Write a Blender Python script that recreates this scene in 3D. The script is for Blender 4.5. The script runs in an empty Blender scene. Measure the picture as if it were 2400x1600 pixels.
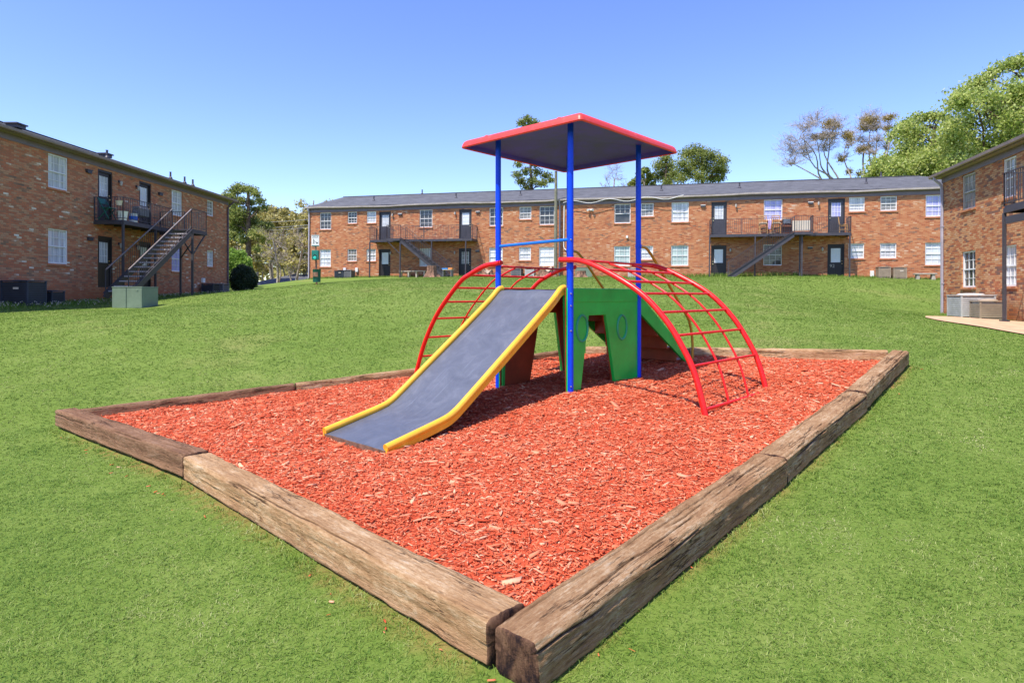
import bpy, math, random
import numpy as np
from mathutils import Vector, Matrix
R = math.radians
PI = math.pi
sc = bpy.context.scene
C = sc.collection
rng = np.random.default_rng(7)
random.seed(7)

# ---------------------------------------------------------------- camera, sky, sun, exposure
EYE = 1.6                       # the camera stands 1.6 m above z = 0
cam = bpy.data.cameras.new('camera')
cam.sensor_width = 36.0
cam.lens = 36.0 * 1450 / 2400
cam.shift_y = -0.045
cam.clip_start = 0.05
cam.clip_end = 3000
camo = bpy.data.objects.new('camera', cam)
camo.location = (0, 0, EYE)
camo.rotation_euler = (R(90), 0, 0)
C.objects.link(camo)
sc.camera = camo

SUN_DIR = Vector((-0.60, -0.60, 1.58)).normalized()      # towards the sun
sun_el = math.asin(SUN_DIR.z)
w = bpy.data.worlds.new('World')
sc.world = w
w.use_nodes = True
nt = w.node_tree
bg = nt.nodes['Background']
sky = nt.nodes.new('ShaderNodeTexSky')
sky.sky_type = 'NISHITA'
sky.sun_disc = False
sky.sun_elevation = sun_el
sky.sun_rotation = math.atan2(SUN_DIR.x, SUN_DIR.y)
sky.air_density = 1.0
sky.dust_density = 0.25
sky.ozone_density = 3.0
sky.altitude = 300
hs = nt.nodes.new('ShaderNodeHueSaturation')
hs.inputs['Saturation'].default_value = 1.16
hs.inputs['Hue'].default_value = 0.521
hs.inputs['Value'].default_value = 1.13
nt.links.new(sky.outputs[0], hs.inputs['Color'])
nt.links.new(hs.outputs[0], bg.inputs[0])
bg.inputs[1].default_value = 0.15

sl = bpy.data.lights.new('sun', 'SUN')
sl.energy = 4.2
sl.angle = R(0.53)
sl.color = (1.0, 0.94, 0.84)
so = bpy.data.objects.new('sun', sl)
so.rotation_euler = SUN_DIR.to_track_quat('Z', 'Y').to_euler()
so.location = (-20, -20, 40)
C.objects.link(so)
sc.view_settings.view_transform = 'Standard'
sc.view_settings.look = 'None'
sc.view_settings.gamma = 1.0
sc.view_settings.exposure = 0.84
sc.cycles.use_denoising = True
sc.cycles.max_bounces = 6
sc.cycles.transparent_max_bounces = 6

# ---------------------------------------------------------------- materials
def srgb(r, g, b):
    f = lambda c: (c / 255 / 12.92) if c / 255 <= 0.04045 else ((c / 255 + 0.055) / 1.055) ** 2.4
    return (f(r), f(g), f(b))

def c4(c):
    return (c[0], c[1], c[2], 1.0)

class NT:
    """a small wrapper for writing node trees"""
    def __init__(s, name):
        s.m = bpy.data.materials.new(name)
        s.m.use_nodes = True
        s.t = s.m.node_tree
        s.b = s.t.nodes['Principled BSDF']
    def n(s, typ, **kw):
        nd = s.t.nodes.new('ShaderNode' + typ)
        for k, v in kw.items():
            setattr(nd, k, v)
        return nd
    def l(s, a, b):
        s.t.links.new(a, b)
    def put(s, sock, v):
        if hasattr(v, 'is_linked') or hasattr(v, 'links'):
            s.l(v, sock)
        else:
            sock.default_value = v
    def math(s, op, a, b=None, c=None, clamp=False):
        nd = s.n('Math', operation=op, use_clamp=clamp)
        s.put(nd.inputs[0], a)
        if b is not None: s.put(nd.inputs[1], b)
        if c is not None: s.put(nd.inputs[2], c)
        return nd.outputs[0]
    def mix(s, f, a, b, blend='MIX'):
        nd = s.n('Mix', data_type='RGBA', blend_type=blend)
        s.put(nd.inputs[0], f)
        s.put(nd.inputs[6], a if hasattr(a, 'links') else c4(a))
        s.put(nd.inputs[7], b if hasattr(b, 'links') else c4(b))
        return nd.outputs[2]
    def coord(s, kind='Object'):
        return s.n('TexCoord').outputs[kind]
    def mapping(s, v, scale=(1, 1, 1), loc=(0, 0, 0), rot=(0, 0, 0)):
        nd = s.n('Mapping')
        s.l(v, nd.inputs[0])
        nd.inputs['Location'].default_value = loc
        nd.inputs['Rotation'].default_value = rot
        nd.inputs['Scale'].default_value = scale
        return nd.outputs[0]
    def noise(s, v, scale, detail=3, rough=0.5, out='Fac', dist=0.0):
        nd = s.n('TexNoise')
        s.l(v, nd.inputs['Vector'])
        nd.inputs['Scale'].default_value = scale
        nd.inputs['Detail'].default_value = detail
        nd.inputs['Roughness'].default_value = rough
        nd.inputs['Distortion'].default_value = dist
        return nd.outputs[out]
    def ramp(s, f, stops, interp='LINEAR'):
        nd = s.n('ValToRGB')
        nd.color_ramp.interpolation = interp
        e = nd.color_ramp.elements
        while len(e) < len(stops): e.new(0.5)
        for i, (p, col) in enumerate(stops):
            e[i].position = p
            e[i].color = c4(col) if hasattr(col, '__len__') else (col, col, col, 1)
        s.l(f, nd.inputs[0])
        return nd.outputs[0]
    def attr(s, name):
        return s.n('Attribute', attribute_name=name).outputs['Fac']
    def set(s, **kw):
        for k, v in kw.items():
            k = k.replace('_', ' ')
            sock = s.b.inputs[k]
            if hasattr(v, 'links'): s.l(v, sock)
            elif hasattr(v, '__len__') and len(v) == 3 and sock.type == 'RGBA': sock.default_value = c4(v)
            else: sock.default_value = v
        return s
    def bump(s, h, strength=0.3, dist=0.01, normal=None):
        nd = s.n('Bump')
        nd.inputs['Strength'].default_value = strength
        nd.inputs['Distance'].default_value = dist
        s.l(h, nd.inputs['Height'])
        if normal is not None: s.l(normal, nd.inputs['Normal'])
        s.l(nd.outputs[0], s.b.inputs['Normal'])
        return nd.outputs[0]

def paint(name, col, rough=0.45, var=0.12, scale=6.0, dirt=None, dirt_amt=0.3, metallic=0.0, coat=0.0, bump=0.0, spec=0.5):
    """painted or bare surface with faint uneven wear"""
    t = NT(name)
    co = t.coord()
    n1 = t.noise(co, scale, 5, 0.6)
    dark = tuple(c * (1 - var * 2) for c in col)
    lite = tuple(min(1, c * (1 + var)) for c in col)
    c = t.ramp(n1, [(0.3, dark), (0.7, lite)])
    if dirt:
        n2 = t.noise(co, scale * 3.1, 6, 0.7)
        f = t.ramp(n2, [(0.55, 0.0), (0.75, dirt_amt)])
        c = t.mix(f, c, dirt)
    r = t.math('MULTIPLY_ADD', n1, 0.25, rough - 0.12)
    t.set(Base_Color=c, Roughness=r, Metallic=metallic, Coat_Weight=coat)
    t.b.inputs['Coat Roughness'].default_value = 0.15
    t.b.inputs['Specular IOR Level'].default_value = spec
    if bump: t.bump(t.noise(co, scale * 8, 4, 0.6), bump, 0.004)
    return t.m

M = {}

def brick_material(name, stops, mortar, red_band=None):
    t = NT(name)
    sep = t.n('SeparateXYZ')
    t.l(t.coord(), sep.inputs[0])
    u = t.math('ADD', sep.outputs[0], sep.outputs[1])
    z = sep.outputs[2]
    bw, bh = 0.213, 0.0677
    row = t.math('FLOOR', t.math('DIVIDE', z, bh))
    odd = t.math('MODULO', t.math('ABSOLUTE', row), 2.0)
    uu = t.math('ADD', t.math('DIVIDE', u, bw), t.math('MULTIPLY', odd, 0.5))
    col = t.math('FLOOR', uu)
    fu = t.math('SUBTRACT', uu, col)
    fz = t.math('SUBTRACT', t.math('DIVIDE', z, bh), row)
    mu = t.math('LESS_THAN', t.math('SUBTRACT', 0.5, t.math('ABSOLUTE', t.math('SUBTRACT', fu, 0.5))), 0.024)
    mz = t.math('LESS_THAN', t.math('SUBTRACT', 0.5, t.math('ABSOLUTE', t.math('SUBTRACT', fz, 0.5))), 0.085)
    mort = t.math('MAXIMUM', mu, mz)
    cmb = t.n('CombineXYZ')
    t.l(col, cmb.inputs[0]); t.l(row, cmb.inputs[1])
    wn = t.n('TexWhiteNoise', noise_dimensions='2D')
    t.l(cmb.outputs[0], wn.inputs['Vector'])
    # clumps of dark or pale bricks
    cmb2 = t.n('CombineXYZ')
    t.l(u, cmb2.inputs[0]); t.l(t.math('MULTIPLY', z, 2.2), cmb2.inputs[1])
    big = t.noise(cmb2.outputs[0], 0.9, 3, 0.6)
    v = t.math('ADD', t.math('MULTIPLY', wn.outputs['Value'], 0.8), t.math('MULTIPLY_ADD', big, 0.7, -0.25))
    c = t.ramp(v, stops)
    fine = t.noise(cmb2.outputs[0], 26, 4, 0.7)
    c = t.mix(t.math('MULTIPLY', t.math('SUBTRACT', 0.62, fine, clamp=True), 1.1), c, tuple(k * 0.45 for k in stops[0][1]))
    if red_band:                     # clay splash stain low on the wall
        f = t.math('MULTIPLY', t.ramp(t.math('ADD', z, t.math('MULTIPLY', big, 0.35)), [(red_band[0], 1.0), (red_band[1], 0.0)]), 0.62)
        c = t.mix(f, c, red_band[2])
    stain = t.noise(t.mapping(cmb2.outputs[0], (1.4, 0.16, 1)), 0.8, 5, 0.7)
    c = t.mix(t.ramp(stain, [(0.50, 0.0), (0.72, 0.38)]), c, tuple(k * 0.5 for k in stops[3][1]))
    mc = t.mix(fine, mortar, tuple(k * 0.7 for k in mortar))
    c = t.mix(t.math('MULTIPLY', mort, 0.85), c, mc)
    t.set(Base_Color=c, Roughness=0.92)
    t.b.inputs['Specular IOR Level'].default_value = 0.2
    t.bump(t.math('SUBTRACT', t.math('MULTIPLY', fine, 0.35), mort), 0.7, 0.006)
    return t.m

O1 = (0.52, 0.180, 0.074); O2 = (0.41, 0.105, 0.043); O3 = (0.58, 0.26, 0.12); O4 = (0.66, 0.40, 0.24); DK = (0.15, 0.11, 0.09)
M['brick_orange'] = brick_material('orange_brick',
    [(0.0, DK), (0.10, (0.24, 0.13, 0.085)), (0.2, O2), (0.42, O1), (0.62, O3), (0.82, O1), (0.93, O4), (1.0, (0.66, 0.48, 0.35))],
    (0.44, 0.29, 0.18), (0.0, 0.45, (0.50, 0.13, 0.045)))
M['brick_brown'] = brick_material('brown_brick',
    [(0.0, (0.17, 0.12, 0.09)), (0.12, (0.38, 0.20, 0.11)), (0.30, (0.50, 0.160, 0.078)), (0.55, (0.60, 0.205, 0.095)), (0.72, (0.60, 0.30, 0.155)), (0.88, (0.52, 0.27, 0.15)), (0.93, (0.80, 0.60, 0.42)), (1.0, (0.92, 0.84, 0.70))],
    (0.33, 0.22, 0.14), (0.0, 0.4, (0.50, 0.15, 0.05)))
M['brick_right'] = brick_material('red_brick',  # the right building's own brick colours
    [(0.0, (0.13, 0.10, 0.08)), (0.12, (0.26, 0.12, 0.08)), (0.26, (0.48, 0.14, 0.055)), (0.5, (0.58, 0.235, 0.095)), (0.72, (0.64, 0.34, 0.16)), (0.88, (0.56, 0.27, 0.125)), (1.0, (0.70, 0.50, 0.35))],
    (0.20, 0.12, 0.08), (0.0, 0.4, (0.45, 0.13, 0.05)))

def shingle():
    t = NT('grey_shingle')
    co = t.coord()
    sep = t.n('SeparateXYZ'); t.l(co, sep.inputs[0])
    zz = t.math('MULTIPLY', sep.outputs[2], 22.0)
    row = t.math('FLOOR', zz)
    cmb = t.n('CombineXYZ')
    t.l(t.math('FLOOR', t.math('ADD', t.math('MULTIPLY', sep.outputs[0], 3.0), t.math('MULTIPLY', row, 0.37))), cmb.inputs[0]); t.l(row, cmb.inputs[1])
    wn = t.n('TexWhiteNoise', noise_dimensions='2D'); t.l(cmb.outputs[0], wn.inputs['Vector'])
    n = t.noise(t.mapping(co, (0.5, 0.5, 6)), 1.4, 5, 0.7)
    v = t.math('ADD', t.math('MULTIPLY', wn.outputs['Value'], 0.45), t.math('MULTIPLY', n, 0.65))
    t.set(Base_Color=t.ramp(v, [(0.15, (0.050, 0.050, 0.056)), (0.85, (0.115, 0.116, 0.128))]), Roughness=0.95)
    t.bump(t.math('FRACT', zz), 0.4, 0.01)
    return t.m
M['shingle'] = shingle()
M['trim'] = paint('brown_trim_paint', (0.17, 0.135, 0.155), 0.55, 0.08, 2, (0.08, 0.06, 0.05), 0.3)
M['soffit'] = paint('soffit_paint', (0.30, 0.25, 0.19), 0.7, 0.1, 2)
M['gutter'] = paint('gutter_paint', (0.46, 0.39, 0.36), 0.5, 0.12, 3, (0.2, 0.14, 0.11), 0.5)
M['gutter_brown'] = paint('brown_gutter_paint', (0.25, 0.18, 0.15), 0.5, 0.12, 3, (0.1, 0.07, 0.06), 0.5)
M['downspout'] = paint('downspout_paint', (0.40, 0.37, 0.43), 0.5, 0.1, 3, (0.35, 0.16, 0.09), 0.4)
M['pipe_purple'] = paint('dark_downspout_paint', (0.13, 0.09, 0.12), 0.5, 0.1, 3)
M['iron'] = paint('charcoal_iron_paint', (0.055, 0.05, 0.06), 0.5, 0.12, 5, (0.16, 0.07, 0.03), 0.4)
M['iron_light'] = paint('sunlit_iron_paint', (0.24, 0.20, 0.19), 0.38, 0.2, 7, (0.40, 0.33, 0.28), 0.6)  # paler copy of the iron: sunlight on the handrails put into the colour
M['door'] = paint('charcoal_door_paint', (0.045, 0.042, 0.052), 0.45, 0.1, 3)
M['door_black'] = paint('black_door_paint', (0.022, 0.017, 0.017), 0.5, 0.1, 3)
M['white'] = paint('white_frame_paint', (0.74, 0.72, 0.70), 0.45, 0.05, 4, (0.42, 0.36, 0.3), 0.25)
M['tan_frame'] = paint('tan_frame_paint', (0.42, 0.38, 0.33), 0.5, 0.06, 4)
M['white_plastic'] = paint('white_plastic', (0.78, 0.77, 0.74), 0.4, 0.04, 4)
M['brass'] = paint('brass', (0.65, 0.5, 0.25), 0.3, 0.1, 8, metallic=0.9)
M['black_plastic'] = paint('black_plastic', (0.02, 0.02, 0.022), 0.4, 0.1, 4)

def glass_mat(name, kind):
    """window pane: what hangs behind the glass, seen through a reflecting coat"""
    t = NT(name)
    co = t.coord()
    sep = t.n('SeparateXYZ'); t.l(co, sep.inputs[0])
    n = t.noise(co, 2.3, 4, 0.6)
    if kind == 'dark':
        c = t.ramp(n, [(0.35, (0.012, 0.012, 0.014)), (0.75, (0.06, 0.055, 0.05))])
    elif kind == 'blind':
        s = t.math('FRACT', t.math('MULTIPLY', sep.outputs[2], 19.0))
        c = t.ramp(s, [(0.0, (0.36, 0.38, 0.40)), (0.28, (0.66, 0.68, 0.72)), (1.0, (0.60, 0.62, 0.66))])
        c = t.mix(t.ramp(n, [(0.5, 0.0), (0.72, 0.5)]), c, (0.30, 0.31, 0.33))
    elif kind == 'curtain':
        wv = t.noise(t.mapping(co, (13, 1, 0.6)), 1.0, 3, 0.5)
        c = t.ramp(wv, [(0.3, (0.34, 0.34, 0.35)), (0.7, (0.72, 0.72, 0.74))])
    elif kind == 'lavender':
        wv = t.noise(t.mapping(co, (11, 1, 0.5)), 1.0, 3, 0.5)
        c = t.ramp(wv, [(0.3, (0.26, 0.25, 0.52)), (0.7, (0.50, 0.48, 0.80))])
    elif kind == 'green':
        wv = t.noise(t.mapping(co, (10, 1, 0.5)), 1.0, 3, 0.5)
        c = t.ramp(wv, [(0.3, (0.25, 0.33, 0.31)), (0.7, (0.46, 0.55, 0.52))])
    elif kind == 'sheet':
        c = t.ramp(n, [(0.3, (0.60, 0.62, 0.66)), (0.7, (0.74, 0.76, 0.80))])
    else:
        c = t.ramp(n, [(0.35, (0.16, 0.15, 0.13)), (0.75, (0.34, 0.31, 0.27))])
    t.set(Base_Color=c, Roughness=0.6, Coat_Weight=0.9)
    t.b.inputs['Coat Roughness'].default_value = 0.02
    return t.m
for k in ('dark', 'blind', 'curtain', 'lavender', 'green', 'sheet', 'screen'):
    M['g_' + k] = glass_mat('pane_' + k, k)

M['blue'] = paint('blue_powder_coat', (0.002, 0.055, 0.70), 0.34, 0.05, 9, (0.002, 0.035, 0.4), 0.3, spec=0.25)
M['blue_bar'] = paint('light_blue_paint', (0.004, 0.15, 0.72), 0.32, 0.06, 9)
M['red'] = paint('red_powder_coat', (0.74, 0.015, 0.014), 0.30, 0.07, 9, (0.42, 0.012, 0.015), 0.45, spec=0.35)
M['canopy_red'] = paint('sun_faded_red_plastic', (0.76, 0.052, 0.038), 0.42, 0.07, 3, (0.8, 0.2, 0.17), 0.4)
M['canopy_under'] = paint('dull_purple_underside', (0.065, 0.050, 0.60), 0.6, 0.18, 2.5, (0.04, 0.035, 0.42), 0.6)
M['yellow'] = paint('yellow_plastic_coat', (0.80, 0.42, 0.025), 0.34, 0.06, 7, (0.62, 0.30, 0.03), 0.4, coat=0.25)
M['ochre'] = paint('ochre_rail_paint', (0.52, 0.25, 0.02), 0.36, 0.08, 7, (0.3, 0.14, 0.02), 0.4)
M['green'] = paint('green_panel_paint', (0.008, 0.50, 0.065), 0.36, 0.12, 3, (0.06, 0.34, 0.06), 0.45)
M['green_edge'] = paint('bright_green_edge', (0.010, 0.46, 0.07), 0.4, 0.1, 5)
M['rust_panel'] = paint('rust_red_panel_paint', (0.32, 0.050, 0.018), 0.5, 0.2, 3, (0.30, 0.075, 0.02), 0.6)
M['tread'] = paint('red_brown_step_paint', (0.30, 0.045, 0.012), 0.5, 0.2, 3, (0.36, 0.10, 0.02), 0.6)
M['teal'] = paint('teal_ring_paint', (0.01, 0.33, 0.16), 0.4, 0.1, 5)
M['bolt'] = paint('steel_bolt', (0.5, 0.5, 0.52), 0.3, 0.1, 20, metallic=0.9)

def slide_steel():
    t = NT('worn_slide_steel')
    co = t.coord()
    n1 = t.noise(co, 3.2, 8, 0.72, dist=1.2)
    n2 = t.noise(t.mapping(co, (1, 1, 1)), 13, 6, 0.75, dist=0.8)
    c = t.ramp(n1, [(0.3, (0.092, 0.10, 0.125)), (0.52, (0.118, 0.127, 0.156)), (0.68, (0.15, 0.158, 0.188))])
    c = t.mix(t.ramp(n2, [(0.60, 0.0), (0.72, 0.22)]), c, (0.26, 0.28, 0.35))
    c = t.mix(t.ramp(t.noise(co, 5.5, 6, 0.8), [(0.62, 0.0), (0.8, 0.4)]), c, (0.13, 0.12, 0.12))
    scr = t.noise(t.mapping(co, (34, 1.4, 1.4), rot=(0, 0, 0.05)), 1.0, 6, 0.75)
    c = t.mix(t.ramp(scr, [(0.58, 0.0), (0.68, 0.28)]), c, (0.30, 0.32, 0.38))
    t.set(Base_Color=c, Metallic=0.3, Roughness=t.math('MULTIPLY_ADD', n2, 0.3, 0.30))
    t.bump(n1, 0.12, 0.01)
    return t.m
M['steel'] = slide_steel()
M['rusty'] = paint('rusty_steel_edge', (0.20, 0.13, 0.085), 0.7, 0.25, 14, (0.45, 0.15, 0.03), 0.8)

def timber_mat(name, a, b, d, grey, clay=0.5):
    t = NT(name)
    co = t.coord()
    st = t.noise(t.mapping(co, (2.6, 34, 34)), 1.0, 8, 0.75)
    st2 = t.noise(t.mapping(co, (7, 120, 120)), 1.0, 5, 0.75)
    sp = t.noise(t.mapping(co, (16, 55, 55)), 1.0, 6, 0.8)
    bl = t.noise(co, 2.3, 6, 0.7)
    v = t.math('ADD', t.math('ADD', t.math('MULTIPLY', st, 0.40), t.math('MULTIPLY', sp, 0.42)), t.math('MULTIPLY', bl, 0.22))
    c = t.ramp(v, [(0.40, d), (0.47, a), (0.545, b), (0.63, grey)])
    c = t.mix(t.ramp(bl, [(0.42, 0.55), (0.52, 0.0)]), c, a)
    c = t.mix(t.ramp(t.noise(co, 3.4, 7, 0.75), [(0.64, 0.0), (0.74, 0.5)]), c, tuple(k * 0.8 for k in d))
    crack = t.ramp(t.noise(t.mapping(co, (1.3, 23, 23)), 1.0, 4, 0.6, dist=0.2), [(0.480, 1.0), (0.495, 0.0), (0.505, 0.0), (0.520, 1.0)])
    gate = t.ramp(t.noise(t.mapping(co, (1.5, 5, 5), (3, 1, 2)), 1.0, 4, 0.65), [(0.50, 0.0), (0.58, 1.0)])
    cut = t.math('SUBTRACT', 1.0, t.math('MULTIPLY', t.math('SUBTRACT', 1.0, crack), gate))
    c = t.mix(t.math('MULTIPLY', t.math('SUBTRACT', 1.0, cut), 0.8), c, (0.045, 0.024, 0.014))
    sep = t.n('SeparateXYZ'); t.l(co, sep.inputs[0])
    # clay splashed on the lower part of the sides
    zc = t.math('ADD', sep.outputs[2], t.math('MULTIPLY_ADD', bl, 0.16, -0.08))
    c = t.mix(t.ramp(t.math('MULTIPLY_ADD', zc, 4.0, 0.5), [(0.10, clay), (0.42, 0.0)]), c, (0.50, 0.27, 0.15))
    # darker, tar-stained end grain
    eg = t.math('LESS_THAN', sep.outputs[0], 0.006)
    ec = t.ramp(t.noise(t.mapping(co, (4, 14, 7)), 1.0, 5, 0.7), [(0.40, (0.035, 0.02, 0.02)), (0.50, (0.13, 0.065, 0.04)), (0.66, (0.26, 0.14, 0.08))])
    c = t.mix(eg, c, ec)
    c = t.mix(t.attr('deep'), c, (0.03, 0.015, 0.009))
    t.set(Base_Color=c, Roughness=0.93)
    t.b.inputs['Specular IOR Level'].default_value = 0.15
    h = t.math('ADD', t.math('ADD', t.math('MULTIPLY', sp, 1.0), t.math('MULTIPLY', st2, 0.5)), t.math('MULTIPLY', cut, 0.6))
    t.bump(h, 1.0, 0.019)
    return t.m
M['timber_tan'] = timber_mat('weathered_tan_timber', (0.36, 0.205, 0.098), (0.49, 0.31, 0.165), (0.14, 0.072, 0.034), (0.60, 0.46, 0.31))
M['timber_brown'] = timber_mat('weathered_brown_timber', (0.285, 0.155, 0.075), (0.40, 0.245, 0.128), (0.09, 0.045, 0.022), (0.54, 0.41, 0.275))
M['timber_dark'] = timber_mat('dark_creosoted_timber', (0.185, 0.095, 0.052), (0.27, 0.15, 0.085), (0.075, 0.038, 0.023), (0.27, 0.17, 0.115))

def mulch_mat():
    t = NT('red_dyed_mulch')
    r = t.attr('rnd')
    big = t.noise(t.coord(), 1.1, 4, 0.65)
    v = t.math('ADD', r, t.math('MULTIPLY_ADD', big, 0.5, -0.25))
    c = t.ramp(v, [(0.0, (0.36, 0.050, 0.022)), (0.2, (0.53, 0.085, 0.038)), (0.45, (0.64, 0.138, 0.062)), (0.72, (0.70, 0.215, 0.112)), (0.90, (0.75, 0.35, 0.21)), (1.0, (0.80, 0.50, 0.31))])
    n = t.noise(t.coord(), 60, 3, 0.7)
    c = t.mix(t.math('MULTIPLY', n, 0.4), c, (0.42, 0.07, 0.025))
    t.set(Base_Color=c, Roughness=0.9)
    t.b.inputs['Specular IOR Level'].default_value = 0.1
    return t.m
M['mulch'] = mulch_mat()

def lawn_mat():
    t = NT('lawn_turf')
    co = t.coord()
    a = t.noise(co, 0.35, 5, 0.6)
    b = t.noise(co, 2.2, 6, 0.7)
    f = t.noise(co, 34, 5, 0.8)
    v = t.math('ADD', t.math('ADD', t.math('MULTIPLY', a, 0.32), t.math('MULTIPLY', b, 0.30)), t.math('MULTIPLY', f, 0.45))
    c = t.ramp(v, [(0.36, (0.085, 0.145, 0.018)), (0.52, (0.135, 0.200, 0.032)), (0.68, (0.20, 0.25, 0.058))])
    # worn soil shows round the play area's edge
    c = t.mix(t.ramp(f, [(0.30, 0.55), (0.45, 0.0)]), c, (0.06, 0.085, 0.02))
    worn = t.ramp(t.noise(co, 0.28, 5, 0.65), [(0.56, 0.0), (0.70, 0.45)])
    c = t.mix(worn, c, (0.26, 0.22, 0.085))
    soil = t.attr('soil')
    c = t.mix(soil, c, (0.36, 0.15, 0.075))
    t.set(Base_Color=c, Roughness=0.95)
    t.b.inputs['Specular IOR Level'].default_value = 0.15
    t.bump(t.math('ADD', f, t.noise(co, 110, 3, 0.7)), 0.7, 0.015)
    return t.m
M['lawn'] = lawn_mat()

def blade_mat():
    t = NT('grass_blades')
    r = t.attr('rnd')
    co = t.coord()
    big = t.noise(co, 0.8, 4, 0.65)
    p2 = t.noise(co, 3.3, 4, 0.7)
    v = t.math('ADD', t.math('MULTIPLY', r, 0.60), t.math('MULTIPLY_ADD', t.math('ADD', big, p2), 0.85, -0.66))
    c = t.ramp(v, [(0.05, (0.045, 0.105, 0.010)), (0.38, (0.108, 0.200, 0.020)), (0.64, (0.195, 0.275, 0.050)), (0.86, (0.33, 0.36, 0.12)), (1.0, (0.54, 0.50, 0.28))])
    t.set(Base_Color=c, Roughness=0.6)
    t.b.inputs['Specular IOR Level'].default_value = 0.25
    tr = t.n('BsdfTranslucent'); t.l(c, tr.inputs[0])
    mx = t.n('MixShader'); mx.inputs[0].default_value = 0.22
    t.l(t.b.outputs[0], mx.inputs[1]); t.l(tr.outputs[0], mx.inputs[2])
    t.l(mx.outputs[0], t.t.nodes['Material Output'].inputs[0])
    return t.m
M['blade'] = blade_mat()

def leaf_mat(name, stops, trans=0.35):
    t = NT(name)
    r = t.attr('rnd')
    n = t.noise(t.coord(), 0.7, 3, 0.6)
    v = t.math('ADD', t.math('MULTIPLY', r, 0.75), t.math('MULTIPLY_ADD', n, 0.8, -0.28))
    c = t.ramp(v, stops)
    t.set(Base_Color=c, Roughness=0.55)
    t.b.inputs['Specular IOR Level'].default_value = 0.3
    tr = t.n('BsdfTranslucent'); t.l(c, tr.inputs[0])
    mx = t.n('MixShader'); mx.inputs[0].default_value = trans
    t.l(t.b.outputs[0], mx.inputs[1]); t.l(tr.outputs[0], mx.inputs[2])
    t.l(mx.outputs[0], t.t.nodes['Material Output'].inputs[0])
    return t.m
M['leaf_spring'] = leaf_mat('spring_leaves', [(0.1, (0.16, 0.23, 0.04)), (0.45, (0.36, 0.44, 0.09)), (0.75, (0.56, 0.60, 0.19)), (0.95, (0.70, 0.70, 0.33))], 0.5)
M['leaf_pine'] = leaf_mat('pine_needles', [(0.1, (0.11, 0.14, 0.035)), (0.5, (0.25, 0.30, 0.07)), (0.9, (0.46, 0.46, 0.14))], 0.45)
M['leaf_olive'] = leaf_mat('olive_buds', [(0.1, (0.22, 0.19, 0.06)), (0.5, (0.42, 0.36, 0.10)), (0.9, (0.62, 0.54, 0.22))], 0.4)
M['leaf_rust'] = leaf_mat('dry_brown_leaves', [(0.1, (0.22, 0.16, 0.045)), (0.5, (0.38, 0.29, 0.075)), (0.9, (0.52, 0.42, 0.15))], 0.4)
M['leaf_dark'] = leaf_mat('dark_hedge_leaves', [(0.1, (0.012, 0.022, 0.01)), (0.6, (0.03, 0.05, 0.02)), (0.95, (0.06, 0.09, 0.03))], 0.1)
M['leaf_bright'] = leaf_mat('bright_shrub_leaves', [(0.1, (0.12, 0.22, 0.03)), (0.5, (0.28, 0.45, 0.07)), (0.9, (0.48, 0.62, 0.16))], 0.45)
M['bark'] = paint('brown_bark', (0.13, 0.085, 0.06), 0.95, 0.3, 5, (0.05, 0.035, 0.025), 0.7, bump=0.6)
M['bark_grey'] = paint('pale_grey_bark', (0.40, 0.33, 0.27), 0.95, 0.25, 5, (0.13, 0.11, 0.09), 0.6, bump=0.6)
M['pole_wood'] = paint('weathered_pole_wood', (0.20, 0.19, 0.13), 0.9, 0.2, 5, (0.1, 0.09, 0.07), 0.6, bump=0.5)
M['wire'] = paint('grey_wire', (0.30, 0.29, 0.28), 0.6)
M['utility_green'] = paint('utility_green_paint', (0.175, 0.235, 0.165), 0.55, 0.08, 2.5, (0.3, 0.33, 0.27), 0.3)
M['park_green'] = paint('dark_green_metal', (0.006, 0.10, 0.065), 0.45, 0.12, 5)
M['park_teal'] = paint('teal_green_metal', (0.006, 0.17, 0.13), 0.45, 0.12, 5)
M['aqua_bag'] = paint('aqua_bag_roll', (0.02, 0.55, 0.42), 0.5, 0.12, 9)
M['ac_dark'] = paint('dark_condenser_paint', (0.035, 0.045, 0.065), 0.5, 0.12, 4)
M['ac_tan'] = paint('tan_condenser_paint', (0.33, 0.25, 0.18), 0.55, 0.12, 4, (0.2, 0.12, 0.07), 0.5)
M['ac_grey'] = paint('pale_condenser_paint', (0.50, 0.47, 0.45), 0.5, 0.1, 4, (0.3, 0.22, 0.17), 0.5)
M['ac_mid'] = paint('grey_condenser_paint', (0.19, 0.19, 0.20), 0.5, 0.1, 4)
M['fin'] = paint('condenser_fins', (0.03, 0.03, 0.033), 0.6, 0.1, 8)
M['concrete'] = paint('pale_concrete', (0.42, 0.37, 0.31), 0.9, 0.15, 5, (0.3, 0.2, 0.13), 0.6, bump=0.4)
M['clay'] = paint('clay_path', (0.58, 0.36, 0.21), 0.95, 0.14, 3, (0.42, 0.19, 0.09), 0.5, bump=0.5)
M['chair_wood'] = paint('honey_wood', (0.50, 0.27, 0.10), 0.45, 0.15, 7)
M['cushion'] = paint('beige_cushion', (0.52, 0.45, 0.36), 0.9, 0.12, 6)
M['purple'] = paint('purple_cloth', (0.50, 0.38, 0.70), 0.85, 0.15, 6)
M['cream_panel'] = paint('cream_panel', (0.66, 0.56, 0.46), 0.6, 0.06, 3)
M['dark_wood'] = paint('red_brown_wood', (0.22, 0.055, 0.03), 0.45, 0.15, 7)
M['screen'] = paint('grey_screen', (0.14, 0.16, 0.20), 0.25, 0.1, 4)
M['toy_blue'] = paint('toy_blue', (0.02, 0.22, 0.55), 0.4)
M['toy_orange'] = paint('toy_orange', (0.70, 0.25, 0.05), 0.4)
M['print_dark'] = paint('sign_print', (0.01, 0.03, 0.022), 0.5)
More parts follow.
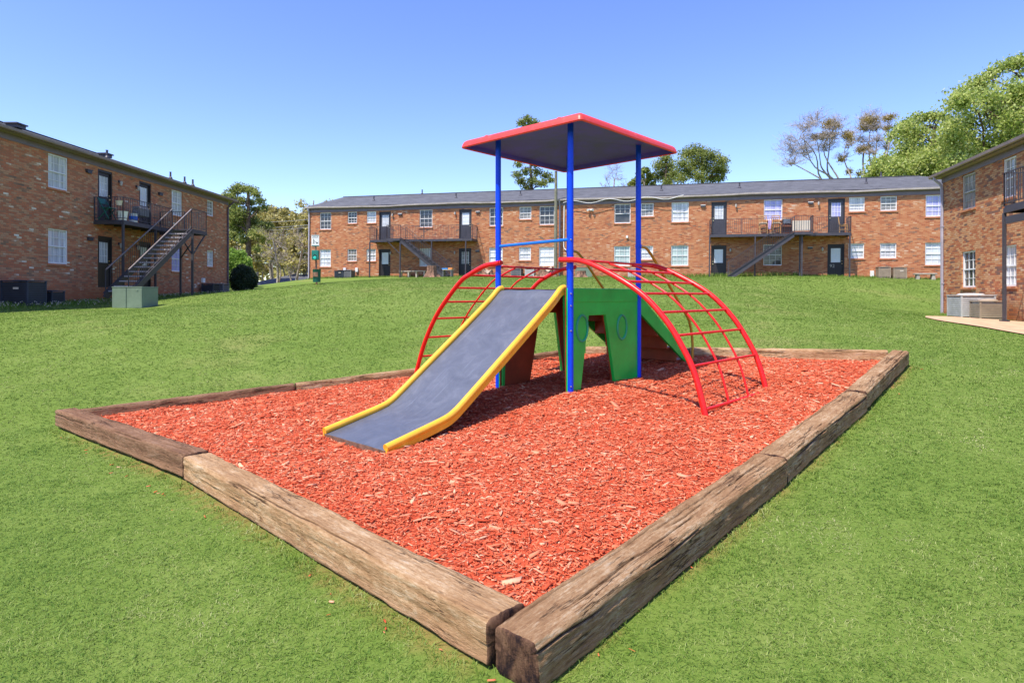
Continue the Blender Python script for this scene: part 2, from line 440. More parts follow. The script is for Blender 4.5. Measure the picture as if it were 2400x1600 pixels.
M['stair_tread'] = paint('sunlit_tread_paint', (0.46, 0.42, 0.43), 0.45, 0.15, 8, (0.2, 0.16, 0.15), 0.5)  # sunlight on the treads is painted in as a pale colour
M['fin_pale'] = paint('pale_condenser_fins', (0.34, 0.30, 0.27), 0.6, 0.1, 8)
M['stump_side'] = paint('stump_bark', (0.26, 0.135, 0.085), 0.95, 0.35, 7, (0.55, 0.42, 0.30), 0.7, bump=0.9)
M['stump_top'] = paint('sawn_stump_wood', (0.42, 0.33, 0.24), 0.9, 0.25, 7, bump=0.6)

# ---------------------------------------------------------------- mesh helpers
class MB:
    """collects faces; build() links them as ONE mesh object"""
    def __init__(s):
        s.v = []; s.f = []
    def add(s, vs, fs):
        o = len(s.v)
        s.v += [tuple(p) for p in vs]
        s.f += [tuple(i + o for i in f) for f in fs]
        return s
    def box(s, x0, x1, y0, y1, z0, z1):
        if x0 > x1: x0, x1 = x1, x0
        if y0 > y1: y0, y1 = y1, y0
        if z0 > z1: z0, z1 = z1, z0
        return s.add([(x0, y0, z0), (x1, y0, z0), (x1, y1, z0), (x0, y1, z0), (x0, y0, z1), (x1, y0, z1), (x1, y1, z1), (x0, y1, z1)],
                     [(0, 3, 2, 1), (4, 5, 6, 7), (0, 1, 5, 4), (1, 2, 6, 5), (2, 3, 7, 6), (3, 0, 4, 7)])
    def quad(s, a, b, c, d):
        return s.add([a, b, c, d], [(0, 1, 2, 3)])
    def beam(s, p0, p1, w, h, up=(0, 0, 1)):
        """rectangular bar from p0 to p1"""
        p0 = Vector(p0); p1 = Vector(p1)
        d = (p1 - p0).normalized()
        u = Vector(up)
        sd = d.cross(u)
        if sd.length < 1e-4: sd = d.cross(Vector((1, 0, 0)))
        sd.normalize()
        u = sd.cross(d).normalized()
        a = sd * w / 2; b = u * h / 2
        vs = [p0 - a - b, p0 + a - b, p0 + a + b, p0 - a + b, p1 - a - b, p1 + a - b, p1 + a + b, p1 - a + b]
        return s.add(vs, [(0, 3, 2, 1), (4, 5, 6, 7), (0, 1, 5, 4), (1, 2, 6, 5), (2, 3, 7, 6), (3, 0, 4, 7)])
    def tube(s, pts, r, n=10, cap=True):
        """swept round bar; r a number or one per point"""
        pts = [Vector(p) for p in pts]
        rs = list(r) if hasattr(r, '__len__') else [r] * len(pts)
        vs = []; fs = []
        prev = None
        for i, p in enumerate(pts):
            if i == 0: t = pts[1] - p
            elif i == len(pts) - 1: t = p - pts[i - 1]
            else: t = (pts[i + 1] - p).normalized() + (p - pts[i - 1]).normalized()
            t.normalize()
            if prev is None:
                a = t.orthogonal().normalized()
            else:
                a = prev - t * prev.dot(t)
                if a.length < 1e-5: a = t.orthogonal()
                a.normalize()
            prev = a
            b = t.cross(a)
            for k in range(n):
                an = 2 * PI * k / n
                vs.append(p + a * (math.cos(an) * rs[i]) + b * (math.sin(an) * rs[i]))
        for i in range(len(pts) - 1):
            for k in range(n):
                k2 = (k + 1) % n
                fs.append((i * n + k, i * n + k2, (i + 1) * n + k2, (i + 1) * n + k))
        if cap:
            fs.append(tuple(range(n))[::-1])
            fs.append(tuple((len(pts) - 1) * n + k for k in range(n)))
        return s.add(vs, fs)
    def prism(s, poly, off):
        """flat polygon (list of 3-D points) extruded by the vector off"""
        n = len(poly)
        off = Vector(off)
        vs = [Vector(p) for p in poly] + [Vector(p) + off for p in poly]
        fs = [tuple(range(n))[::-1], tuple(range(n, 2 * n))] + [(i, (i + 1) % n, n + (i + 1) % n, n + i) for i in range(n)]
        return s.add(vs, fs)
    def lathe(s, prof, n=16, c=(0, 0, 0)):
        vs = []; fs = []
        for (r, z) in prof:
            for k in range(n):
                a = 2 * PI * k / n
                vs.append((c[0] + r * math.cos(a), c[1] + r * math.sin(a), c[2] + z))
        for i in range(len(prof) - 1):
            for k in range(n):
                k2 = (k + 1) % n
                fs.append((i * n + k, i * n + k2, (i + 1) * n + k2, (i + 1) * n + k))
        return s.add(vs, fs)
    def build(s, name, mat, parent=None, loc=None, smooth=False, bevel=0.0, label=None):
        me = bpy.data.meshes.new(name)
        me.from_pydata(s.v, [], s.f)
        me.materials.append(mat)
        me.update()
        o = bpy.data.objects.new(name, me)
        C.objects.link(o)
        if parent: o.parent = parent
        if loc: o.location = loc
        if label: o['label'] = label
        if bevel:
            b = o.modifiers.new('bevel', 'BEVEL'); b.width = bevel; b.segments = 2; b.limit_method = 'ANGLE'
            b.harden_normals = False
        if smooth:
            me.shade_smooth()
            if hasattr(me, 'set_sharp_from_angle'): me.set_sharp_from_angle(angle=R(38))
        return o

def thing(name, label, cat, loc=(0, 0, 0), rz=0.0, group=None):
    o = bpy.data.objects.new(name, None)
    o.empty_display_size = 0.2
    C.objects.link(o)
    o.location = loc; o.rotation_euler = (0, 0, rz)
    o['label'] = label; o['category'] = cat
    if group: o['group'] = group
    return o

def tag(o, label=None, cat=None, group=None, kind=None):
    if label: o['label'] = label
    if cat: o['category'] = cat
    if group: o['group'] = group
    if kind: o['kind'] = kind
    return o

def np_mesh(name, V, F, mat, rnd=None, parent=None, smooth=False, attrs=None):
    """mesh from numpy arrays; F is (n, k) with one k"""
    me = bpy.data.meshes.new(name)
    n, k = F.shape
    me.vertices.add(len(V)); me.vertices.foreach_set('co', V.astype(np.float32).ravel())
    me.loops.add(n * k); me.loops.foreach_set('vertex_index', F.astype(np.int32).ravel())
    me.polygons.add(n)
    me.polygons.foreach_set('loop_start', np.arange(0, n * k, k, dtype=np.int32))
    me.polygons.foreach_set('loop_total', np.full(n, k, dtype=np.int32))
    if rnd is not None:
        a = me.attributes.new('rnd', 'FLOAT', 'POINT'); a.data.foreach_set('value', rnd.astype(np.float32))
    for an, av in (attrs or {}).items():
        a = me.attributes.new(an, 'FLOAT', 'POINT'); a.data.foreach_set('value', av.astype(np.float32))
    me.update(calc_edges=True)
    me.validate()
    me.materials.append(mat)
    if smooth: me.shade_smooth()
    o = bpy.data.objects.new(name, me)
    C.objects.link(o)
    if parent: o.parent = parent
    return o

def vnoise(x, y, seed=0):
    """value noise, vectorised, 0..1"""
    xi = np.floor(x).astype(np.int64); yi = np.floor(y).astype(np.int64)
    fx = x - xi; fy = y - yi
    fx = fx * fx * (3 - 2 * fx); fy = fy * fy * (3 - 2 * fy)
    def h(a, b):
        n = (a * 374761393 + b * 668265263 + seed * 1442695041) & 0xFFFFFFFF
        n = ((n ^ (n >> 13)) * 1274126177) & 0xFFFFFFFF
        return ((n ^ (n >> 16)) & 0xFFFF) / 65535.0
    return (h(xi, yi) * (1 - fx) + h(xi + 1, yi) * fx) * (1 - fy) + (h(xi, yi + 1) * (1 - fx) + h(xi + 1, yi + 1) * fx) * fy

def fbm(x, y, seed=0, o=4):
    r = 0; a = 0.5; t = 0
    for i in range(o):
        r = r + a * vnoise(x * 2 ** i, y * 2 ** i, seed + i * 17); t += a; a *= 0.5
    return r / t

def at(px, py, Y):
    """world point at depth Y seen at pixel (px, py) of the 2400-wide photograph"""
    return Vector(((px - 1200) / 1450 * Y, Y, EYE + (692 - py) / 1450 * Y))
# ---------------------------------------------------------------- terrain
PC = (-1.6617 + EYE, 0.0509, 0.0461)                       # plane of the mulch bed: z = a + b x + c y
def bedz(x, y): return PC[0] + PC[1] * x + PC[2] * y + 0.06 * np.exp(-((x - 0.75) ** 2 + (y - 7.6) ** 2) / 0.9) - 0.055 * np.exp(-((x + 1.6) ** 2 + (y - 6.1) ** 2) / 0.5)
N0 = (0.03, 2.77); L0 = (-5.68, 7.94); R0 = (5.72, 9.15); B0 = (1.30, 11.45)     # corners (tie centre lines)
NE = (0.015, 2.64); J1 = (2.02, 4.82); J2 = (3.77, 6.80); JL = (-2.88, 5.66)                # timber joints
ctrl = []
for (x, y) in [N0, L0, R0, B0, (-3, 5.2), (3, 5.8), (-2, 9.7), (3.5, 10.4), (0, 7), (0, 0), (-3, 1.5), (3, 2), (1.5, 5), (-1.5, 7)]:
    ctrl.append((x, y, bedz(x, y) - 0.12))
ctrl += [(-9, 5, -1.75 + EYE), (8, 4, -1.35 + EYE), (0, -6, -1.95 + EYE), (-12, -5, -2.1 + EYE), (12, -5, -1.6 + EYE)]
for p in [(-17.2, 12, -0.75), (-16.9, 20.4, -0.30), (-16.7, 28, -0.12), (-16.5, 35.9, 0.10), (-13, 21.9, -0.47), (-8.2, 25.7, 0.46), (-8, 15, -0.62),
          (-14.2, 39, 0.62), (-15.4, 46.6, 1.22), (-12, 43, 1.12), (-5, 43.7, 1.30), (-5, 38, 1.12), (-2, 30, 0.72), (2, 20, -0.12), (3, 14.5, -0.68), (5, 36, 1.05), (10, 39.5, 1.14),
          (17, 33, 0.86), (24, 35.6, 0.93), (34, 33, 0.85), (9, 27, 0.42), (16.7, 24, -0.72), (15.0, 20, -0.74), (14, 17, -0.78), (13.5, 12, -0.95), (22, 22, -0.6), (20, 14, -0.8),
          (-30, 20, -0.6), (-30, 36, -0.4), (-19.5, 45, 0.55), (-18, 41, 0.45)]:
    ctrl.append((p[0], p[1], p[2] + EYE))
ctrl = np.array(ctrl)
def _tps(r2): return np.where(r2 > 1e-9, r2 * np.log(np.maximum(r2, 1e-9)), 0)
_n = len(ctrl)
_K = _tps(((ctrl[:, None, :2] - ctrl[None, :, :2]) ** 2).sum(-1)) + np.eye(_n) * 0.6
_P = np.c_[np.ones(_n), ctrl[:, :2]]
_A = np.block([[_K, _P], [_P.T, np.zeros((3, 3))]])
_W = np.linalg.solve(_A, np.r_[ctrl[:, 2], np.zeros(3)])
def inbed(x, y, grow=0.0):
    """> 0 inside the mulch bed (distance to its edge)"""
    def side(a, b):
        ex, ey = b[0] - a[0], b[1] - a[1]
        return (ex * (y - a[1]) - ey * (x - a[0])) / math.hypot(ex, ey)
    d = np.minimum(side(N0, J1), side(J1, R0))
    d = np.minimum(d, side(R0, B0))
    d = np.minimum(d, side(B0, L0))
    # the left run bends inwards at its joint
    return np.minimum(d, np.maximum(side(L0, JL), side(JL, N0))) + grow
def groundz(x, y):
    x = np.atleast_1d(np.asarray(x, float)); y = np.atleast_1d(np.asarray(y, float))
    xc = np.clip(x, -32, 36); yc = np.clip(y, -8, 47)
    r2 = (xc[:, None] - ctrl[None, :, 0]) ** 2 + (yc[:, None] - ctrl[None, :, 1]) ** 2
    z = _tps(r2) @ _W[:_n] + _W[_n] + _W[_n + 1] * xc + _W[_n + 2] * yc
    # the plot falls away behind the far building and past the left one
    fall = np.clip((y - 48 + np.clip(-x - 15, 0, 8) * 0.35) / 14, 0, 1)
    fall = fall * fall * (3 - 2 * fall)
    z = z - fall * 3.2
    # blend to the bed's own plane near the bed
    d = inbed(x, y)
    k = np.clip((d + 1.2) / 1.0, 0, 1); k = k * k * (3 - 2 * k)
    z = z * (1 - k) + (bedz(x, y) - 0.12) * k
    return z
def gz(x, y): return float(groundz(x, y)[0])

def axis(spans):
    out = []
    for a, b, s in spans:
        out += list(np.arange(a, b, s))
    out.append(spans[-1][1])
    return np.array(out)
gx = axis([(-900, -200, 100), (-200, -60, 20), (-60, -22, 3), (-22, -9, 0.8), (-9, 9, 0.11), (9, 22, 0.8), (22, 60, 3), (60, 200, 20), (200, 900, 100)])
gy = axis([(-300, -60, 60), (-60, -10, 8), (-10, 0, 0.8), (0, 14, 0.11), (14, 52, 0.8), (52, 80, 3), (80, 200, 20), (200, 2200, 200)])
X, Y = np.meshgrid(gx, gy)
xf, yf = X.ravel(), Y.ravel()
Z = np.concatenate([groundz(xf[i:i + 20000], yf[i:i + 20000]) for i in range(0, len(xf), 20000)])
near = (np.abs(xf) < 22) & (yf > -10) & (yf < 46)
Z = Z + np.where(near & (inbed(xf, yf) < -0.3), (fbm(xf * 0.9, yf * 0.9, 3) - 0.5) * 0.02, 0)
Z = Z - np.where(inbed(xf, yf) > 0.35, 0.10, 0)
nx, ny = len(gx), len(gy)
I = np.arange(nx * ny).reshape(ny, nx)
F = np.stack([I[:-1, :-1], I[:-1, 1:], I[1:, 1:], I[1:, :-1]], -1).reshape(-1, 4)
db = inbed(xf, yf)
soil = np.clip(1.2 - np.abs(db + 0.13) / 0.075, 0, 1) * 0.7 * np.clip(fbm(xf * 2.5, yf * 2.5, 5) * 3 - 0.9, 0, 1)
lawn = np_mesh('lawn', np.c_[xf, yf, Z], F, M['lawn'], smooth=True, attrs={'soil': soil})
tag(lawn, kind='structure')

# clay path by the right building
def drape(name, outline, mat, lift=0.006, step=0.3, amp=0.0):
    """sheet over the lawn inside an outline: rows between a left and a right edge curve"""
    (A, B) = outline
    V = []; nr = len(A); m = 14
    for a, b in zip(A, B):
        for k in range(m):
            t = k / (m - 1)
            x = a[0] + (b[0] - a[0]) * t; y = a[1] + (b[1] - a[1]) * t
            V.append((x, y, gz(x, y) + lift))
    I = np.arange(nr * m).reshape(nr, m)
    F = np.stack([I[:-1, :-1], I[:-1, 1:], I[1:, 1:], I[1:, :-1]], -1).reshape(-1, 4)
    return tag(np_mesh(name, np.array(V), F, mat, smooth=True), kind='structure')
A = [(11.9, 17.8), (11.5, 16.7), (11.3, 14.9), (10.9, 13.1), (10.4, 11.0), (9.8, 8.5)]
B = [(12.5, 18.7), (13.9, 19.5), (14.7, 17.5), (14.1, 15.5), (13.4, 12.5), (12.4, 8.5)]
def onpath(x, y):
    ya = [p[1] for p in A][::-1]; xa = [p[0] for p in A][::-1]; yb = [8.5, 12.5, 15.5, 17.5, 19.5]; xb = [12.4, 13.4, 14.1, 14.7, 13.9]
    left = np.interp(y, ya + [18.7, 19.5], xa + [12.5, 13.9])
    return (y > 8.5) & (y < 19.4) & (x > left + (fbm(x * 4, y * 4, 77, 2) - 0.6) * 0.5) & (x < np.interp(y, yb, xb) + 0.1)
drape('clay_path', ([a for a in A], [b for b in B]), M['clay'], 0.03)

# ---------------------------------------------------------------- mulch bed: base sheet and wood chips, one mass
def poly_scatter(n):
    """random points inside the bed, denser towards the camera"""
    xs = rng.uniform(-5.6, 5.8, n); ys = rng.uniform(2.6, 11.5, n)
    ok = inbed(xs, ys) > 0.09
    dens = np.clip(1.25 - np.hypot(xs, ys) / 11.5, 0.28, 1.0)
    ok &= rng.random(n) < dens
    return xs[ok], ys[ok]
def mulchz(x, y):
    return bedz(x, y) + (fbm(x * 1.7, y * 1.7, 21, 3) - 0.5) * 0.05 + (fbm(x * 9, y * 9, 22, 3) - 0.5) * 0.018
def build_mulch():
    cx, cy = poly_scatter(500000)
    n = len(cx)
    far = np.clip(np.hypot(cx, cy) / 8, 0.5, 1.4)
    L = np.exp(rng.normal(math.log(0.0225), 0.52, n)) * (0.7 + 0.5 * far)
    W = L * rng.uniform(0.13, 0.34, n)
    big = rng.random(n) < 0.012
    L[big] *= 1.6; W[big] *= 1.5
    T = W * 0.28
    yaw = rng.uniform(0, 2 * PI, n); pit = rng.normal(0, 0.16, n); rol = rng.normal(0, 0.34, n)
    cz = mulchz(cx, cy) + rng.uniform(-0.002, 0.014, n)
    out = np.nonzero(rng.random(n) < 0.0005)[0]                      # a few chips kicked over the timbers on to the grass
    side = rng.integers(0, 2, len(out)); tt = rng.random(len(out)); of = 0.15 + rng.exponential(0.05, len(out))
    ax = np.where(side == 0, N0[0] + (R0[0] - N0[0]) * tt + 0.74 * of, N0[0] + (L0[0] - N0[0]) * tt - 0.68 * of)
    ay = np.where(side == 0, N0[1] + (R0[1] - N0[1]) * tt - 0.67 * of, N0[1] + (L0[1] - N0[1]) * tt - 0.73 * of)
    L[out] = np.minimum(L[out], 0.035); W[out] = np.minimum(W[out], 0.009)
    cx[out] = ax; cy[out] = ay; cz[out] = groundz(ax, ay) + 0.012
    base = np.array([(-1, -1, -1), (1, -0.6, -1), (0.9, 0.8, -1), (-0.8, 1, -1), (-1, -1, 1), (1, -0.6, 1), (0.9, 0.8, 1), (-0.8, 1, 1)], float)
    P = base[None] * np.stack([L / 2, W / 2, T / 2], -1)[:, None, :]
    P[:, :, 0] += (rng.random((n, 8)) - 0.5) * L[:, None] * 0.18
    cr, sr = np.cos(rol)[:, None], np.sin(rol)[:, None]
    y1 = P[:, :, 1] * cr - P[:, :, 2] * sr; z1 = P[:, :, 1] * sr + P[:, :, 2] * cr
    cp, sp = np.cos(pit)[:, None], np.sin(pit)[:, None]
    x2 = P[:, :, 0] * cp - z1 * sp; z2 = P[:, :, 0] * sp + z1 * cp
    cw, sw = np.cos(yaw)[:, None], np.sin(yaw)[:, None]
    V = np.stack([x2 * cw - y1 * sw + cx[:, None], x2 * sw + y1 * cw + cy[:, None], z2 + cz[:, None]], -1).reshape(-1, 3)
    fb = np.array([(4, 5, 6, 7), (0, 1, 5, 4), (1, 2, 6, 5), (2, 3, 7, 6), (3, 0, 4, 7)])
    F = (fb[None] + (np.arange(n) * 8)[:, None, None]).reshape(-1, 4)
    r = np.clip(rng.beta(2.0, 2.0, n), 0, 1)
    pale = rng.random(n) < 0.06
    r[pale] = rng.uniform(0.88, 1.0, pale.sum())
    rnd = np.repeat(r, 8)
    # base sheet
    gx_ = np.arange(-5.9, 6.0, 0.06); gy_ = np.arange(2.6, 11.7, 0.06)
    Xm, Ym = np.meshgrid(gx_, gy_); bx = Xm.ravel(); by = Ym.ravel()
    bz = mulchz(bx, by) - 0.006
    I = np.arange(len(bx)).reshape(Xm.shape)
    F2 = np.stack([I[:-1, :-1], I[:-1, 1:], I[1:, 1:], I[1:, :-1]], -1).reshape(-1, 4)
    F2 = F2[(inbed(bx, by)[F2] > -0.04).all(1)]
    used, inv = np.unique(F2, return_inverse=True)
    bx, by, bz = bx[used], by[used], bz[used]
    F2 = inv.reshape(F2.shape) + len(V)
    V = np.r_[V, np.c_[bx, by, bz]]
    F = np.r_[F, F2]
    rnd = np.r_[rnd, np.full(len(bx), 0.12)]
    o = np_mesh('mulch', V, F, M['mulch'], rnd=rnd)
    tag(o, kind='stuff')
build_mulch()

# ---------------------------------------------------------------- landscape timbers round the bed
def tie(p0, p1, w, h, mat, label, seed, ring=72, step=0.02, lift=-0.008, cracks=5, e=0.2):
    p0 = Vector((p0[0], p0[1], 0)); p1 = Vector((p1[0], p1[1], 0))
    top0 = bedz(*p0[:2]) + 0.105 + lift; top1 = bedz(*p1[:2]) + 0.105 + lift
    L = (p1 - p0).length
    rs = np.random.default_rng(seed)
    ns = max(8, int(L / step))
    s = np.linspace(0, L, ns)
    th = np.linspace(0, 2 * PI, ring, endpoint=False)
    # rounded rectangle section
    cx = np.sign(np.cos(th)) * np.abs(np.cos(th)) ** e * w / 2
    cz = np.sign(np.sin(th)) * np.abs(np.sin(th)) ** e * h / 2
    # even out the spacing along the outline
    d = np.r_[0, np.cumsum(np.hypot(np.diff(np.r_[cx, cx[0]]), np.diff(np.r_[cz, cz[0]])))]
    u = np.linspace(0, d[-1], ring, endpoint=False)
    cx = np.interp(u, d, np.r_[cx, cx[0]]); cz = np.interp(u, d, np.r_[cz, cz[0]])
    rr = np.hypot(cx, cz)
    S, K = np.meshgrid(s, np.arange(ring), indexing='ij')
    Cx = np.broadcast_to(cx, S.shape).copy(); Cz = np.broadcast_to(cz, S.shape).copy()
    per = d[-1]
    Ku = K / ring * per
    gr = fbm(S * 1.5, Ku * 38, seed, 4) - 0.5                     # grain ridges run along the tie
    lump = fbm(S * 7.0, Ku * 16, seed + 5, 4) - 0.5
    disp = gr * 0.012 + lump * 0.013
    deep = np.zeros_like(S)
    for c in range(cracks):
        k0 = rs.uniform(0.05, 0.45) * ring if rs.random() < 0.75 else rs.uniform(0, 1) * ring   # mostly on top
        s0 = rs.uniform(-0.1, 0.8) * L; ln = rs.uniform(0.25, 0.7) * min(L, 2.2)
        kc = k0 + (fbm(S * 2.5, S * 0 + c * 9.1, seed + 40) - 0.5) * ring * 0.05
        inside = np.clip(np.minimum(S - s0, s0 + ln - S) / 0.15, 0, 1)
        dist = np.abs(K - kc) / ring * per
        g = np.clip(1 - dist / 0.0085, 0, 1) * inside
        disp -= g * 0.020
        deep = np.maximum(deep, g)
    # chipped lower outer edge and worn corners
    corner = np.clip((np.abs(Cx) / (w / 2) - 0.86) / 0.14, 0, 1) * np.clip((np.abs(Cz) / (h / 2) - 0.80) / 0.2, 0, 1)
    disp -= corner * np.clip(fbm(S * 4.5, Ku * 3, seed + 9, 3) - 0.42, 0, 1) * 0.085
    nrm = np.maximum(rr, 1e-6)
    Cx += Cx / nrm * disp; Cz += Cz / nrm * disp
    # slight sweep and end erosion
    sway = (fbm(S * 0.6, S * 0 + seed, seed + 2, 2) - 0.5) * 0.012
    V = np.stack([S + 0, Cx + sway, Cz], -1)
    endr = 0.004 * fbm(Ku * 30, Ku * 0 + 3, seed + 8, 3)
    V[0, :, 0] += endr[0] * 2; V[-1, :, 0] -= endr[-1] * 2
    V = V.reshape(-1, 3)
    I = np.arange(ns * ring).reshape(ns, ring)
    J = np.roll(I, -1, axis=1)
    F = np.stack([I[:-1], J[:-1], J[1:], I[1:]], -1).reshape(-1, 4)
    # end caps: concentric rings
    caps = []; nv = len(V)
    extraV = []; 
    for end, x in ((0, 0.0), (ns - 1, L)):
        ringi = I[end]
        prevr = ringi
        for q, sc_ in enumerate((0.93, 0.6, 0.3, 0.02)):
            new = V[ringi].copy()
            new[:, 1] *= sc_; new[:, 2] *= sc_
            nd = (fbm(new[:, 1] * 30, new[:, 2] * 30, seed + 3, 3) - 0.5) * 0.008
            new[:, 0] = x + (-0.004 if end == 0 else 0.004) * (1 if q else 0.5) + nd
            idx = np.arange(nv + len(extraV) * ring, nv + (len(extraV) + 1) * ring)
            extraV.append(new)
            a, b = prevr, np.roll(prevr, -1); c2, d2 = idx, np.roll(idx, -1)
            caps.append(np.stack([a, c2, d2, b] if end == 0 else [a, b, d2, c2], -1))
            prevr = idx
    V = np.r_[V, np.concatenate(extraV)]
    F = np.r_[F, np.concatenate(caps)]
    dp = np.r_[deep.ravel(), np.zeros(len(V) - deep.size)]
    o = np_mesh('landscape_timber', V, F, mat, smooth=True, attrs={'deep': dp})
    dirv = Vector((p1.x - p0.x, p1.y - p0.y, top1 - top0)).normalized()
    yv = Vector((0, 0, 1)).cross(dirv).normalized(); zv = dirv.cross(yv)
    mt = Matrix((( dirv.x, yv.x, zv.x, p0.x), (dirv.y, yv.y, zv.y, p0.y), (dirv.z, yv.z, zv.z, top0 - h / 2), (0, 0, 0, 1)))
    o.matrix_world = mt
    tag(o, label, 'timber', 'timbers edging the mulch bed')
    return o
def lerp2(a, b, t): return (a[0] + (b[0] - a[0]) * t, a[1] + (b[1] - a[1]) * t)
TW, TH = 0.235, 0.215
dNR = math.hypot(R0[0] - N0[0], R0[1] - N0[1]); dNL = math.hypot(L0[0] - N0[0], L0[1] - N0[1])
eNR = ((R0[0] - N0[0]) / dNR, (R0[1] - N0[1]) / dNR); eNL = ((L0[0] - N0[0]) / dNL, (L0[1] - N0[1]) / dNL)
def along(o, e, d): return (o[0] + e[0] * d, o[1] + e[1] * d)
# right run (its first tie shows its end grain at the near corner)
tie(NE, lerp2(NE, J1, 0.996), TW * 1.05, TH * 1.04, M['timber_brown'], 'nearest timber, its stained dark end grain facing out at the near corner', 11, ring=170, step=0.011, cracks=12, e=0.25)
tie(lerp2(J1, J2, 0.003), lerp2(J1, J2, 0.996), TW, TH, M['timber_brown'], 'middle timber of the right run, with a pale patch at its near end', 12, ring=120, step=0.015, cracks=8, e=0.2)
tie(lerp2(J2, R0, 0.003), lerp2(J2, R0, 1.05), TW * 0.95, TH, M['timber_brown'], 'timber ending at the right corner of the bed, cracked near its joint', 14, ring=90, cracks=7, lift=0.012, e=0.2)
# left run
tie((-0.02, 2.822), lerp2((-0.02, 2.822), JL, 0.997), TW * 1.02, TH, M['timber_tan'], 'long pale tan timber butting the near corner along the front of the bed', 15, ring=150, step=0.012, cracks=9, e=0.2)
tie(lerp2(JL, L0, 0.003), lerp2(JL, L0, 1.045), TW * 0.98, TH, M['timber_dark'], 'dark creosoted timber ending at the left corner of the bed', 16, ring=90, cracks=5, lift=0.01)
# back left run, thinner, dark inner faces
eLB = ((B0[0] - L0[0]) , (B0[1] - L0[1])); dLB = math.hypot(*eLB); eLB = (eLB[0] / dLB, eLB[1] / dLB)
tie(along(L0, eLB, 0.10), along(L0, eLB, 2.75), 0.15, TH, M['timber_dark'], 'narrow dark timber running back from the left corner of the bed', 17, ring=60, step=0.03, cracks=3, lift=-0.004)
tie(along(L0, eLB, 2.765), along(L0, eLB, 5.3), 0.15, TH, M['timber_brown'], 'narrow timber on the back left edge, half hidden by the slide', 18, ring=60, step=0.03, cracks=3)
tie(along(L0, eLB, 5.315), along(L0, eLB, dLB - 0.02), 0.15, TH, M['timber_dark'], 'narrow timber seen beneath the platform, last on the back left edge', 19, ring=60, step=0.03, cracks=3)
eBR = ((R0[0] - B0[0]), (R0[1] - B0[1])); dBR = math.hypot(*eBR); eBR = (eBR[0] / dBR, eBR[1] / dBR)
tie(along(B0, eBR, 0.10), along(B0, eBR, 1.95), 0.18, TH, M['timber_brown'], 'timber at the back corner of the bed, behind the steps of the play set', 20, ring=60, step=0.03, cracks=3, lift=0.02)
tie(along(B0, eBR, 1.965), along(B0, eBR, dBR - 0.14), 0.18, TH, M['timber_tan'], 'long straight timber along the back right of the bed, beyond the red climber', 21, ring=60, step=0.03, cracks=4, lift=0.03)

# ---------------------------------------------------------------- grass
def frustum_points(n, d0, d1, spread=1.0):
    d = d0 + (d1 - d0) * np.sqrt(rng.random(n)) if d0 > 3 else np.sqrt(rng.random(n) * (d1 ** 2 - d0 ** 2) + d0 ** 2)
    a = rng.uniform(-0.97, 0.97, n) * spread
    return a * d, d
def build_grass():
    parts = []
    for (n, nb) in ((460000, 3),):
        q = rng.random(n); e_ = 0.62
        d = (1.5 ** e_ + q * (38 ** e_ - 1.5 ** e_)) ** (1 / e_)          # fewer and larger blades with distance
        x = rng.uniform(-1, 1, n) * (0.95 * d + 0.9); y = d
        ok = (inbed(x, y) < -0.115 - 0.05 * vnoise(x * 9, y * 9, 8) ** 2) & ~onpath(x, y)
        # clumps and thin spots
        dn = fbm(x * 1.6, y * 1.6, 31, 3)
        ok &= rng.random(n) < np.clip(0.45 + dn * 1.0, 0, 1)
        x, y = x[ok], y[ok]
        x = np.repeat(x, nb); y = np.repeat(y, nb); dd = y.copy()
        k = len(x)
        x = x + rng.normal(0, 0.012, k); y = y + rng.normal(0, 0.012, k)
        z = np.concatenate([groundz(x[i:i + 20000], y[i:i + 20000]) for i in range(0, k, 20000)])
        z += (fbm(x * 0.9, y * 0.9, 3) - 0.5) * 0.02 - 0.004
        edge = inbed(x, y)
        tall = 1 + 1.0 * ((edge > -0.22) & (rng.random(k) < 0.35))
        hl = 0.018 + 0.0003 * dd; ww = 0.0009 * dd ** 0.85 + 0.0008
        h = hl * rng.uniform(0.5, 1.35, k) * tall * (0.75 + 0.6 * fbm(x * 2.3, y * 2.3, 44, 3))
        yaw = rng.uniform(0, 2 * PI, k); lean = rng.uniform(0.6, 2.2, k)
        dx, dy = np.cos(yaw), np.sin(yaw)
        sx, sy = -dy, dx
        wd = ww * rng.uniform(0.6, 1.3, k)
        b0 = np.stack([x - sx * wd / 2, y - sy * wd / 2, z], -1)
        b1 = np.stack([x + sx * wd / 2, y + sy * wd / 2, z], -1)
        mx = x + dx * h * lean * 0.35; my = y + dy * h * lean * 0.35; mz = z + h * 0.62
        m0 = np.stack([mx - sx * wd * 0.42, my - sy * wd * 0.42, mz], -1)
        m1 = np.stack([mx + sx * wd * 0.42, my + sy * wd * 0.42, mz], -1)
        tx = x + dx * h * lean; ty = y + dy * h * lean; tz = z + h * (1.0 - 0.28 * lean)
        t0 = np.stack([tx, ty, tz], -1)
        t1 = t0 + np.stack([sx * wd * 0.12, sy * wd * 0.12, 0 * wd], -1)
        V = np.stack([b0, b1, m0, m1, t0, t1], 1).reshape(-1, 3)
        r = np.repeat(rng.random(k), 6)
        parts.append((V, r))
    V = np.concatenate([p[0] for p in parts]); r = np.concatenate([p[1] for p in parts])
    k = len(V) // 6
    fb = np.array([(0, 1, 3, 2), (2, 3, 5, 4)])
    F = (fb[None] + (np.arange(k) * 6)[:, None, None]).reshape(-1, 4)
    tag(np_mesh('grass', V, F, M['blade'], rnd=r), kind='stuff')
build_grass()
